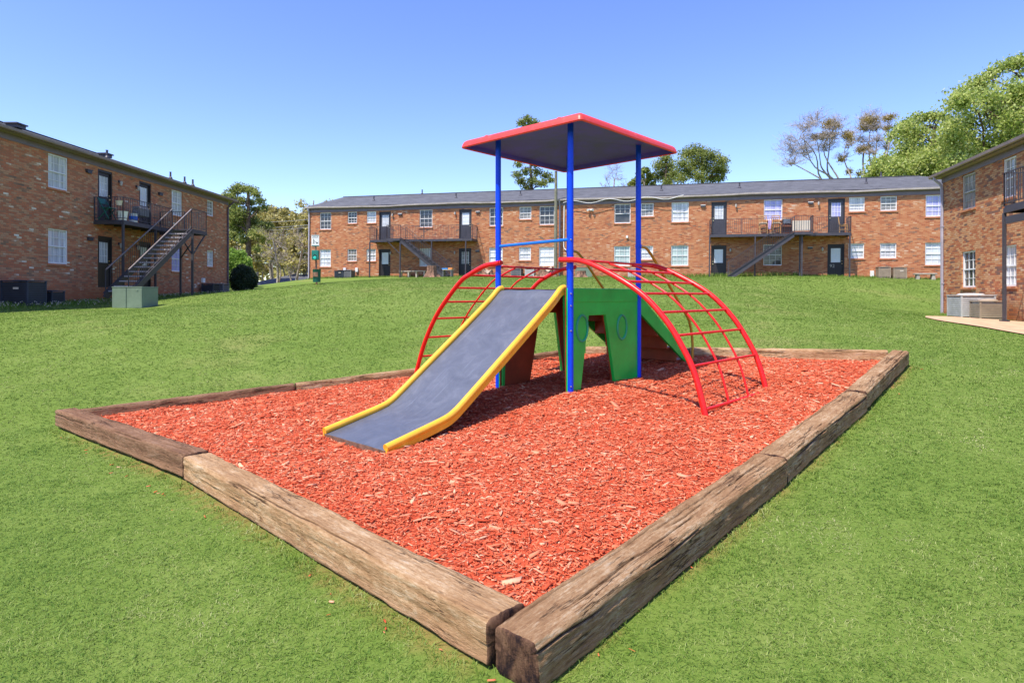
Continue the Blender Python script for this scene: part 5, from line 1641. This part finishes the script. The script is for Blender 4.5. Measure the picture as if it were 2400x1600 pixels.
m.beam((-0.10, -0.047, 1.84), (-0.06, -0.047, 1.79), 0.010, 0.004, up=(0, 1, 0)); m.beam((-0.06, -0.047, 1.79), (0.02, -0.047, 1.76), 0.005, 0.004, up=(0, 1, 0))
m.beam((0.0, -0.047, 1.735), (0.07, -0.047, 1.735), 0.024, 0.004, up=(0, 1, 0))
for x in (0.004, 0.018, 0.056, 0.068): m.beam((x, -0.047, 1.735), (x, -0.047, 1.69), 0.008, 0.004, up=(0, 1, 0))
m.beam((0.0, -0.047, 1.74), (-0.018, -0.047, 1.77), 0.016, 0.004, up=(0, 1, 0)); m.beam((0.07, -0.047, 1.74), (0.088, -0.047, 1.78), 0.007, 0.004, up=(0, 1, 0))
m.build('pictogram', M['print_dark'], s_)
for (txt, sz, z) in (('CLEAN UP', 0.052, 1.975), ('AFTER YOUR DOG', 0.030, 1.935)):
    lettering('sign_lettering', txt, sz, 0.001, M['print_dark'], s_, (-0.04, -0.0475, z), (R(90), 0, 0))

# tree stumps
def stump(label, px, py, Y, r, h, cut=True, seed=0):
    p = at(px, py, Y); p.z = gz(p.x, p.y) - 0.03
    rs = np.random.default_rng(seed)
    n, k = 40, 12
    vs = []; fs = []
    for j in range(k + 1):
        t = j / k
        for i in range(n):
            a = 2 * PI * i / n
            flare = 1 + 0.85 * (1 - t) ** 3 * (0.6 + 0.5 * math.sin(a * 4 + seed) + 0.25 * math.sin(a * 7 + 2 * seed))
            fl_ = 1 + 0.07 * math.sin(a * 11 + seed) + 0.04 * math.sin(a * 23 + j)
            top = h * (1 + (0.0 if cut else 0.35) * math.sin(a * 3 + seed) * t)
            vs.append((r * flare * fl_ * math.cos(a), r * flare * fl_ * math.sin(a), top * t))
    for j in range(k):
        for i in range(n):
            fs.append((j * n + i, j * n + (i + 1) % n, (j + 1) * n + (i + 1) % n, (j + 1) * n + i))
    m = MB(); m.add(vs, fs)
    t_ = thing('tree_stump', label, 'tree stump', p, 0, 'tree stumps on the lawn')
    m.build('bark', M['stump_side'], t_, smooth=True)
    m = MB(); m.add([v for v in vs[-n:]] + [(0, 0, h * 1.01)], [(i, (i + 1) % n, n) for i in range(n)]); m.build('cut_face', M['stump_top'], t_)
    return t_
stump('tall sawn tree stump on the lawn before the far left stairs', 1012, 652, 37.5, 0.27, 0.72, True, 1)
stump('broken brown stump behind the left red climber, near its top', 1278, 650, 37.5, 0.42, 0.50, False, 2)
stump('low dark ragged stump behind the left climber, close to the left blue post', 1142, 650, 40, 0.34, 0.36, False, 3)
stump('pale split stump right of the near blue post, above the green panel', 1362, 656, 35.5, 0.26, 0.40, True, 4)

# weeds and small white flowers along the foot of the walls
def weeds():
    V = []; F = []; r = []
    rs = np.random.default_rng(5)
    def blade(x, y, z, h, w_):
        a = rs.uniform(0, 2 * PI); dx, dy = math.cos(a) * w_, math.sin(a) * w_; l = h * rs.uniform(0.1, 0.7); b = rs.uniform(0, 2 * PI)
        k = len(V); V.extend([(x - dx, y - dy, z - 0.02), (x + dx, y + dy, z - 0.02), (x + dx * .3 + l * math.cos(b), y + dy * .3 + l * math.sin(b), z + h), (x - dx * .3 + l * math.cos(b), y - dy * .3 + l * math.sin(b), z + h)])
        F.append((k, k + 1, k + 2, k + 3)); r.extend([rs.random()] * 4)
    for b, x0, x1, dep, n, hmax in ((LB, 1, 24, 1.6, 9000, 0.16), (BB, 0.3, 42, 1.0, 9000, 0.14), (RB, 0.2, 5, 0.4, 500, 0.12)):
        for i in range(n):
            x = rs.uniform(x0, x1); y = -abs(rs.normal(0, dep * 0.5)) - 0.03
            if b is BB and 24 < x < 34: h = hmax * 2.0
            else: h = hmax
            p = b.world(x, y, 0)
            if b is RB and p.y < 19.5: continue
            blade(p.x, p.y, gz_cached(p.x, p.y), rs.uniform(0.3, 1) * h, 0.012)
    o = np_mesh('weeds', np.array(V), np.array(F), M['blade'], rnd=np.array(r))
    tag(o, kind='stuff')
_gc = {}
def gz_cached(x, y):
    k = (round(x * 2), round(y * 2))
    if k not in _gc: _gc[k] = gz(x, y)
    return _gc[k]
weeds()
def flowers():
    V = []; F = []
    rs = np.random.default_rng(6)
    for i in range(900):
        x = rs.uniform(2, 23.5); y = -abs(rs.normal(0.9, 0.45)) - 0.1
        p = LB.world(x, y, 0); z = gz_cached(p.x, p.y) + rs.uniform(0.04, 0.16); s = rs.uniform(0.012, 0.026)
        k = len(V)
        V.extend([(p.x - s, p.y, z), (p.x, p.y - s, z + s * .3), (p.x + s, p.y, z), (p.x, p.y + s, z + s * .3), (p.x, p.y, z + s), (p.x, p.y, z - s)])
        F.extend([(k, k + 1, k + 4), (k + 1, k + 2, k + 4), (k + 2, k + 3, k + 4), (k + 3, k, k + 4), (k + 1, k, k + 5), (k + 2, k + 1, k + 5), (k + 3, k + 2, k + 5), (k, k + 3, k + 5)])
    tag(np_mesh('clover_flowers', np.array(V), np.array(F), M['cushion']), kind='stuff')
flowers()

# ---------------------------------------------------------------- trees
def leaf_cloud(centres, radii, n, size, rs, squash=0.85, shell=0.35, spread=0.8):
    """n leaf-sized quads in fuzzy clumps"""
    c = np.asarray(centres); rd = np.asarray(radii)
    wgt = rd ** 2.2; wgt = wgt / wgt.sum()
    k = rs.choice(len(c), n, p=wgt)
    d = rs.normal(size=(n, 3)); d /= np.linalg.norm(d, axis=1)[:, None]
    rr = rd[k] * (shell + (1.35 - shell) * rs.random(n) ** 1.1)
    # lumpy outline: each clump gathers its leaves round sub-clumps
    sub = rs.normal(size=(len(c), 14, 3)); sub /= np.linalg.norm(sub, axis=2)[:, :, None]
    j = rs.integers(0, 14, n)
    lump = (sub[k, j] * d).sum(1)
    d = d * spread + sub[k, j] * (1 - spread) * 1.25
    p = c[k] + d * rr[:, None] * np.array([1, 1, squash])
    a = rs.normal(size=(n, 3)); a /= np.linalg.norm(a, axis=1)[:, None]
    b = rs.normal(size=(n, 3)); b -= (b * a).sum(1)[:, None] * a; b /= np.linalg.norm(b, axis=1)[:, None]
    s = size * rs.uniform(0.55, 1.35, n)[:, None]
    V = np.stack([p - a * s - b * s * 0.5, p + a * s * 0.2 - b * s * 0.75, p + a * s + b * s * 0.3, p - a * s * 0.1 + b * s * 0.8], 1).reshape(-1, 3)
    r = np.repeat(rs.random(n), 4)
    return V, r
def quads(n): return (np.arange(4)[None] + (np.arange(n) * 4)[:, None])
def limb(m, p0, p1, r0, r1, rs, bend=0.12, n=6, sides=7):
    p0 = np.array(p0, float); p1 = np.array(p1, float); L = np.linalg.norm(p1 - p0)
    o = rs.normal(size=3) * L * bend; o2 = rs.normal(size=3) * L * bend * 0.5
    pts = []
    for i in range(n + 1):
        t = i / n; pts.append(tuple(p0 + (p1 - p0) * t + o * math.sin(PI * t) + o2 * math.sin(2 * PI * t)))
    m.tube(pts, [r0 + (r1 - r0) * i / n for i in range(n + 1)], sides, cap=False)
    return pts
def tree(name, label, cat, base, top, r0, clumps, leaf, nleaf, lsize, bark='bark', seed=0, twigs=6, twig_len=1.0, group=None, squash=0.85, fine=0, fine_len=1.0, trunks=None, shell=0.3, trunk_bend=0.03, leaf_over=None, lr_=1.0, fork=None, spread=0.8):
    """trunk, a limb to every clump, twigs through each clump and leaves in it. clumps: (x, y, z, r)"""
    rs = np.random.default_rng(seed)
    base = np.array(base, float); top = np.array(top, float)
    t = thing(name, label, cat, tuple(base), 0, group)
    m = MB()
    if fork is None:
        stems = [limb(m, (0, 0, 0), top - base, r0, r0 * 0.35, rs, trunk_bend, 10, 10)]
        o_ = (0, 0, 0.1)
    else:
        fk = np.array(fork, float) - base
        limb(m, (0, 0, 0), fk, r0, r0 * 0.75, rs, trunk_bend, 8, 10)
        stems = [limb(m, fk, top - base, r0 * 0.6, r0 * 0.12, rs, 0.08, 10, 8)]
        o_ = fk
    for q in (trunks or []):
        stems.append(limb(m, o_, np.array(q, float) - base, r0 * 0.55, r0 * 0.12, rs, 0.08, 10, 8))
    m.build('trunk', M[bark], t, smooth=True)
    b = MB(); cs = []; rad = []
    for (x, y, z, r) in clumps:
        c = np.array([x, y, z]) - base
        best = None
        for sp in stems:
            for i in range(2, len(sp)):
                q = np.array(sp[i]); dz = c[2] - q[2]; h = np.linalg.norm((c - q)[:2])
                cost = abs(dz - h * 0.5) + h
                if best is None or cost < best[0]: best = (cost, q, i)
        q = best[1]
        rr = r0 * 0.30 * (1 - 0.05 * best[2])
        pts = limb(b, q, c, rr, rr * 0.35, rs, 0.10, 5, 6)
        for k in range(twigs):
            s = np.array(pts[rs.integers(2, 6)]); d = rs.normal(size=3); d /= np.linalg.norm(d); d[2] = abs(d[2]) * 0.6 + 0.1
            e = s + d * r * twig_len * rs.uniform(0.6, 1.1)
            tw = limb(b, s, e, max(rr * 0.28, 0.018), max(rr * 0.08, 0.01), rs, 0.12, 3, 4)
            for f in range(fine):
                s2 = np.array(tw[rs.integers(1, 4)]); d = d * 0.6 + rs.normal(size=3) * 0.5; d /= np.linalg.norm(d); d[2] = d[2] * 0.6 + 0.25
                limb(b, s2, s2 + d * r * fine_len * rs.uniform(0.3, 0.7), max(rr * 0.10, 0.009), max(rr * 0.03, 0.005), rs, 0.12, 2, 3)
        cs.append(c); rad.append(r)
    b.build('branches', M[bark], t)
    if nleaf:
        lc, lr = cs, rad
        if leaf_over is not None:
            lc = [np.array(q[:3]) - base for q in leaf_over]; lr = [q[3] for q in leaf_over]
        V, r = leaf_cloud(lc, [q * lr_ for q in lr], nleaf, lsize, rs, squash, shell, spread)
        np_mesh('crown', V, quads(nleaf), M[leaf], rnd=r, parent=t)
    return t
def P(px, py, Y, r): v = at(px, py, Y); return (v.x, v.y, v.z, r * Y / 1450)
def fillc(rs, px0, px1, f_top, f_bot, Y, n, r0, r1, dy=3.0):
    """clump centres between two outlines given as functions of the photo column"""
    out = []
    for i in range(n):
        px = rs.uniform(px0, px1); t = rs.random() ** 0.8
        py = f_top(px) + (f_bot(px) - f_top(px)) * t
        out.append(P(px, py, Y + rs.uniform(-dy, dy), rs.uniform(r0, r1)))
    return out
rs = np.random.default_rng(99)
def foot(px, Y):
    v = at(px, 650, Y); return (v.x, v.y, gz(v.x, v.y) - 0.2)
lin = lambda pts: (lambda x: float(np.interp(x, [p[0] for p in pts], [p[1] for p in pts])))

# tall broadleaf trees behind the right building
Y = 52
o1 = lin([(2210, 330), (2240, 235), (2270, 195), (2320, 165), (2350, 145), (2400, 130), (2520, 110), (2600, 200)])
cl = fillc(rs, 2225, 2600, lambda x: o1(x) + 16, lambda x: 520, Y, 120, 17, 38, 4)
cl += [P(x, o1(x) + 12, Y, 15) for x in range(2225, 2600, 17)]
tree('broadleaf_tree', 'tallest leafy spring-green tree, rising over the right building at the picture edge', 'tree', foot(2420, Y), at(2420, 200, Y), 0.55, cl, 'leaf_spring', 190000, 0.105, 'bark', 41, twigs=3, lr_=1.5, shell=0.05, group='broadleaf trees behind the buildings')
Y = 58
o2 = lin([(2075, 330), (2100, 300), (2120, 285), (2150, 268), (2180, 262), (2210, 265), (2250, 300), (2300, 330)])
cl = fillc(rs, 2085, 2300, lambda x: o2(x) + 14, lambda x: 470, Y, 72, 14, 28, 4)
cl += [P(x, o2(x) + 10, Y, 12) for x in range(2090, 2290, 15)]
tree('broadleaf_tree', 'middle leafy spring-green tree between the bare trees and the tallest one', 'tree', foot(2190, Y), at(2190, 300, Y), 0.42, cl, 'leaf_spring', 95000, 0.10, 'bark', 42, twigs=4, lr_=1.45, shell=0.05, group='broadleaf trees behind the buildings')
Y = 54
cl = fillc(rs, 2045, 2240, lin([(2045, 400), (2080, 362), (2120, 350), (2180, 352), (2240, 370)]), lambda x: 450, Y, 42, 11, 22, 3)
tree('broadleaf_tree', 'low leafy spring-green tree just above the ridge, in front of the middle one', 'tree', foot(2150, Y), at(2150, 380, Y), 0.3, cl, 'leaf_spring', 40000, 0.10, 'bark', 43, twigs=4, lr_=1.45, shell=0.05, group='broadleaf trees behind the buildings')
# half-bare trees with tufts of brown leaves
Y = 62
cl = [P(*q[:2], Y + rs.uniform(-2, 2), q[2]) for q in ((1945, 290, 20), (1965, 297, 14), (1928, 322, 14), (1950, 322, 14), (1985, 318, 16), (1908, 325, 12), (1995, 340, 9), (1972, 372, 12), (1870, 330, 25), (1880, 360, 26), (1862, 385, 20), (1915, 280, 18), (1895, 300, 22), (1930, 350, 18), (1855, 350, 25))]
ov = [P(*q[:2], Y, q[2]) for q in ((1945, 292, 15), (1963, 296, 10), (1930, 318, 11), (1952, 318, 12), (1985, 318, 13), (1993, 328, 9), (1908, 322, 9), (1972, 374, 9), (1854, 384, 5), (1990, 403, 9))]
tree('half_bare_tree', 'forking half-bare tree with tufts of brown leaves, left one of two above the far roof', 'tree', foot(1985, Y), at(1945, 300, Y), 0.20, cl, 'leaf_rust', 5200, 0.06, 'bark_grey', 51, twigs=26, twig_len=1.8, fine=10, fine_len=1.5, group='half-bare trees behind the far building', trunks=[at(1875, 320, Y), at(1988, 330, Y), at(1915, 330, Y), at(1850, 380, Y), at(1880, 300, Y), at(1960, 300, Y)], fork=at(1975, 452, Y), leaf_over=ov, lr_=1.15, shell=0.02)
Y = 64
cl = [P(*q[:2], Y + rs.uniform(-2, 2), q[2]) for q in ((2035, 282, 20), (2050, 300, 18), (2025, 300, 18), (2080, 278, 14), (2082, 300, 10), (2022, 350, 16), (2060, 330, 18), (2040, 360, 14), (2078, 345, 18), (2010, 330, 14), (2045, 265, 16))]
ov = [P(*q[:2], Y, q[2]) for q in ((2028, 286, 14), (2048, 284, 13), (2050, 300, 10), (2024, 300, 11), (2078, 278, 10), (2090, 272, 8), (2080, 302, 8), (2018, 352, 12), (2035, 345, 11), (2015, 408, 10))]
tree('half_bare_tree', 'half-bare tree with brown leaf tufts beside the leafy trees, right one of two', 'tree', foot(2035, Y), at(2042, 290, Y), 0.22, cl, 'leaf_rust', 5600, 0.06, 'bark_grey', 52, twigs=26, twig_len=1.6, fine=10, fine_len=1.4, group='half-bare trees behind the far building', trunks=[at(2075, 310, Y), at(2018, 330, Y), at(2055, 300, Y), at(2085, 290, Y)], fork=at(2035, 440, Y), leaf_over=ov, lr_=1.15, shell=0.02)
# pines behind the far building
Y = 66
cl = [P(px, py, Y + rs.uniform(-1.5, 1.5), r) for px, py, r in ((1628, 355, 14), (1650, 362, 14), (1608, 362, 12), (1670, 368, 13), (1690, 378, 13), (1600, 385, 12), (1625, 385, 14), (1650, 392, 15), (1680, 398, 14), (1695, 400, 9), (1610, 405, 13), (1640, 415, 13), (1668, 418, 13), (1598, 420, 11), (1690, 418, 8))]
tree('pine_tree', 'broad round-topped pine rising over the roof right of the canopy', 'tree', foot(1645, Y), at(1645, 350, Y), 0.36, cl, 'leaf_pine', 19000, 0.075, 'bark', 61, twigs=8, group='pines behind the far building', squash=0.8, lr_=1.5, shell=0.0, spread=0.9)
cl = [P(px, py, Y + 3 + rs.uniform(-1.5, 1.5), r) for px, py, r in ((1560, 372, 11), (1545, 388, 12), (1570, 390, 12), (1555, 410, 13), (1580, 408, 12), (1538, 415, 8), (1565, 428, 12))]
tree('pine_tree', 'smaller pine just left of the broad round-topped one', 'tree', foot(1562, Y + 3), at(1562, 372, Y + 3), 0.26, cl, 'leaf_pine', 9000, 0.075, 'bark', 62, twigs=6, group='pines behind the far building', squash=0.8, lr_=1.5, shell=0.0, spread=0.9)
Y = 60
cl = [P(px, py, Y + rs.uniform(-1.2, 1.2), r) for px, py, r in ((1235, 280, 9), (1222, 287, 9), (1250, 288, 9), (1237, 296, 8), (1262, 298, 5), (1228, 310, 7), (1248, 330, 8), (1225, 345, 8), (1250, 360, 9), (1215, 385, 8), (1255, 385, 8), (1212, 410, 9), (1232, 402, 9), (1258, 404, 10), (1280, 412, 9), (1222, 425, 10), (1248, 425, 10), (1272, 430, 10), (1292, 422, 7), (1235, 440, 9))]
tree('pine_tree', 'slender pine seen above and below the red canopy', 'tree', foot(1238, Y), at(1238, 285, Y), 0.24, cl, 'leaf_pine', 9000, 0.075, 'bark', 63, twigs=6, group='pines behind the far building', squash=0.7, lr_=1.45, shell=0.0, spread=0.9)
Y = 70
cl = [P(px, py, Y + rs.uniform(-1, 1), r) for px, py, r in ((1435, 400, 20), (1420, 420, 20), (1455, 420, 20), (1445, 395, 18), (1470, 430, 16), (1410, 435, 14))]
tree('bare_tree', 'faint bare tree over the ridge, seen beneath the canopy', 'tree', foot(1440, Y), at(1440, 420, Y), 0.22, cl, 'leaf_rust', 0, 0.1, 'bark_grey', 64, twigs=12, twig_len=1.1, fine=6, group='half-bare trees behind the far building')
cl = [P(px, py, Y + rs.uniform(-1, 1), r) for px, py, r in ((1512, 400, 9), (1500, 412, 9), (1525, 415, 10), (1490, 425, 10), (1512, 428, 10), (1480, 432, 8), (1530, 432, 8))]
tree('pine_tree', 'small thin pine over the ridge behind the right blue post', 'tree', foot(1508, Y), at(1510, 398, Y), 0.2, cl, 'leaf_pine', 2600, 0.14, 'bark_grey', 65, twigs=7, fine=2, group='pines behind the far building')
# gap between the left and the far building
Y = 56
cl = [P(px, py, Y + rs.uniform(-1.5, 1.5), r) for px, py, r in ((560, 440, 10), (575, 443, 9), (548, 450, 10), (590, 446, 9), (600, 455, 8), (535, 462, 11), (610, 470, 8), (618, 485, 8), (545, 478, 13), (565, 470, 9), (588, 475, 8), (600, 492, 8), (555, 498, 15), (575, 505, 14), (540, 520, 14), (590, 520, 12), (560, 535, 15), (612, 530, 10), (630, 528, 8), (600, 548, 12), (545, 552, 10), (622, 560, 9), (605, 582, 8), (570, 560, 10), (535, 500, 12))]
tree('pine_tree', 'tall dark pine beside the corner of the left building', 'tree', foot(580, Y), at(582, 450, Y), 0.36, cl, 'leaf_pine', 22000, 0.075, 'bark', 71, twigs=6, group='trees in the gap between the buildings', squash=0.8, lr_=1.45, shell=0.0, spread=0.9, trunk_bend=0.015)
names = ['olive budding tree left of the tall dark pine trunk', 'olive budding tree just right of the tall dark pine', 'tallest olive budding tree in the middle of the gap', 'olive budding tree with a forked pale trunk, right of the middle of the gap',
         'olive budding tree nearest the left end of the far building', 'hazy olive budding tree deep in the gap']
specs = [(548, 70, 490, 30), (628, 66, 478, 30), (668, 72, 486, 32), (700, 64, 495, 28), (728, 68, 500, 24), (600, 78, 500, 34)]
for i, ((px, Y, ty, sp), lb) in enumerate(zip(specs, names)):
    cl = []
    for k in range(20):
        t_ = rs.random()
        cl.append(P(px + rs.normal(0, 1) * sp * 0.75, ty + 14 + 120 * t_, Y + rs.uniform(-3, 3), rs.uniform(11, 19)))
    cl += [P(px + d, ty + 10 + abs(d) * 0.3, Y, 9) for d in (-20, -8, 6, 18)]
    tree('budding_tree', lb, 'tree', foot(px, Y), at(px + rs.uniform(-8, 8), ty + 10, Y), 0.24, cl, 'leaf_olive', 5200, 0.15, 'bark_grey', 80 + i, twigs=8, twig_len=1.2, fine=4, fine_len=1.2, group='trees in the gap between the buildings', trunks=[at(px + rs.uniform(-30, 30), ty + 30, Y)])
Y = 50
for i, (px, lb) in enumerate(((648, 'bare grey sapling with spreading limbs behind the lawn crest, left of the pet waste sign'), (690, 'bare leaning grey tree against the left end of the far building'))):
    cl = [P(px + rs.normal(0, 26), rs.uniform(540, 620), Y + rs.uniform(-1.5, 1.5), rs.uniform(12, 22)) for k in range(11)]
    tree('bare_tree', lb, 'tree', foot(px, Y), at(px + (20 if i else -8), 560, Y), 0.13, cl, 'leaf_olive', 300, 0.10, 'bark_grey', 90 + i, twigs=9, twig_len=1.3, fine=4, fine_len=1.1, group='trees in the gap between the buildings', trunks=[at(px - 22, 575, Y)])
Y = 74
cl = fillc(rs, 690, 800, lin([(690, 478), (730, 462), (760, 468), (800, 480)]), lambda x: 520, Y, 16, 9, 15)
tree('budding_tree', 'thin grey-green tree peeping over the left end of the far roof', 'tree', foot(735, Y), at(735, 470, Y), 0.2, cl, 'leaf_olive', 1400, 0.12, 'bark_grey', 95, twigs=8, fine=4, group='trees in the gap between the buildings')
# undergrowth belt closing the view low between trunks
def undergrowth():
    rs2 = np.random.default_rng(12)
    c = []; rad = []
    for i in range(110):
        px = rs2.uniform(480, 790); Y = rs2.uniform(66, 86)
        v = at(px, 600, Y); g = gz(v.x, v.y)
        c.append((v.x, v.y, g + rs2.uniform(0.3, 3.8))); rad.append(rs2.uniform(1.2, 2.3))
    V, r = leaf_cloud(c, rad, 30000, 0.16, rs2, 0.7)
    tag(np_mesh('undergrowth', V, quads(30000), M['leaf_olive'], rnd=r * 0.6), kind='stuff')
undergrowth()
# far wood that closes the horizon
def far_wood():
    rs2 = np.random.default_rng(13)
    c = []; rad = []
    for i in range(420):
        px = rs2.uniform(-500, 2900); Y = rs2.uniform(105, 135)
        v = at(px, 650, Y); g = gz(v.x, v.y)
        c.append((v.x, v.y, g + rs2.uniform(0, 1) ** 0.7 * (9.5 if 430 < px < 850 else 7))); rad.append(rs2.uniform(1.8, 3.4))
    V, r = leaf_cloud(c, rad, 52000, 0.36, rs2, 0.8)
    tag(np_mesh('far_woods', V, quads(52000), M['leaf_olive'], rnd=r), kind='stuff')
far_wood()
# shrubs at the far corner of the left building
def shrub(label, centre, rx, ry, rz_, leaf, n, size, seed, name='clipped_bush', group=None):
    rs2 = np.random.default_rng(seed)
    t = thing(name, label, 'bush', centre, 0, group)
    m = MB()
    for k in range(7):
        a = rs2.uniform(0, 2 * PI); limb(m, (0, 0, -0.1), (math.cos(a) * rx * 0.6, math.sin(a) * ry * 0.6, rz_ * rs2.uniform(0.8, 1.5)), 0.035, 0.01, rs2, 0.1, 4, 5)
    m.build('stem', M['bark'], t)
    d = rs2.normal(size=(n, 3)); d /= np.linalg.norm(d, axis=1)[:, None]
    lump = 1 + 0.10 * np.sin(d[:, 0] * 7 + seed) * np.cos(d[:, 2] * 6) + 0.06 * np.sin(d[:, 1] * 13)
    rr = (1 - 0.35 * rs2.random(n) ** 2.2) * lump
    p = d * rr[:, None] * np.array([rx, ry, rz_]) + np.array([0, 0, rz_ * 0.92])
    a = rs2.normal(size=(n, 3)); a /= np.linalg.norm(a, axis=1)[:, None]
    b = np.cross(a, rs2.normal(size=(n, 3))); b /= np.linalg.norm(b, axis=1)[:, None]
    s = size * rs2.uniform(0.6, 1.3, n)[:, None]
    V = np.stack([p - a * s, p - b * s * 0.6, p + a * s, p + b * s * 0.6], 1).reshape(-1, 3)
    np_mesh('foliage', V, quads(n), M[leaf], rnd=np.repeat(rs2.random(n), 4), parent=t)
    return t
v = at(560, 683, 37.4)
shrub('rounded dark clipped bush at the far corner of the left building', (v.x + 0.05, v.y + 0.6, gz(v.x, v.y + 0.6) - 0.1), 0.72, 0.9, 0.86, 'leaf_dark', 15000, 0.045, 3)
v = at(552, 640, 40)
shrub('bright green shrub standing behind the dark clipped bush', (v.x, v.y, gz(v.x, v.y) + 0.2), 1.0, 1.0, 1.25, 'leaf_bright', 9000, 0.07, 4, 'green_shrub')
v = at(590, 660, 41)
shrub('small pale green shrub right of the dark clipped bush', (v.x, v.y, gz(v.x, v.y) - 0.1), 0.35, 0.35, 0.35, 'leaf_bright', 1200, 0.06, 5, 'green_shrub')

# grey roof of a lower building past the crest
p = at(590, 660, 56)
t = thing('low_building', 'low building past the crest of the lawn, only its flat grey roof in view', 'building', (p.x, p.y, 0))
zr = at(640, 643, 62).z
m = MB(); m.box(-1.0, 7.6, 0.3, 11.7, gz(p.x, p.y) - 2.5, zr - 1.4); m.build('wall', M['concrete'], t)
m = MB(); m.prism([(-1.6, 0.0, zr - 1.35), (8.2, 0.0, zr - 1.35), (7.0, 6, zr), (-0.4, 6, zr)], (0, 0.02, 0)); 
m = MB(); m.add([(-1.6, 0, zr - 1.35), (8.2, 0, zr - 1.35), (8.2, 12, zr - 1.35), (-1.6, 12, zr - 1.35), (1.5, 6, zr), (5.2, 6, zr)], [(0, 1, 5, 4), (1, 2, 5), (2, 3, 4, 5), (3, 0, 4), (0, 3, 2, 1)])
m.build('roof', M['shingle'], t)

# utility pole and wires
Y = 42.3
p = at(1302, 648, 41.0); p.z = gz(p.x, p.y) - 0.1
h_ = at(1303, 402, 41.0).z - p.z
t = thing('utility_pole', 'weathered wooden utility pole standing before the far building', 'utility pole', p)
m = MB(); m.tube([(0, 0, 0), (0.02, 0, h_ * 0.5), (0.03, 0, h_)], [0.125, 0.11, 0.09], 14); m.build('pole_shaft', M['pole_wood'], t, smooth=True)
m = MB(); m.lathe([(0.092, -0.06), (0.095, 0.0), (0.0, 0.03)], 14, (0.03, 0, h_)); m.build('pole_cap', M['iron'], t)
for i, (pya, pyb, lb) in enumerate(((514, 510, 'topmost'), (527, 523, 'second from the top'), (533, 529, 'third from the top'), (588, 588, 'fourth from the top'), (602, 603, 'lowest'))):
    Yw = 58
    a = at(480, pya, Yw); b = at(760, pyb, Yw)
    m = MB(); n_ = 16
    m.tube([tuple(a.lerp(b, k / n_) - Vector((0, 0, 0.35 * math.sin(PI * k / n_)))) for k in range(n_ + 1)], 0.022 if i < 3 else 0.014, 6)
    o = m.build('power_line', M['wire']); tag(o, 'power line across the gap between the buildings, ' + lb + ' of five', 'wire', 'power lines in the gap')
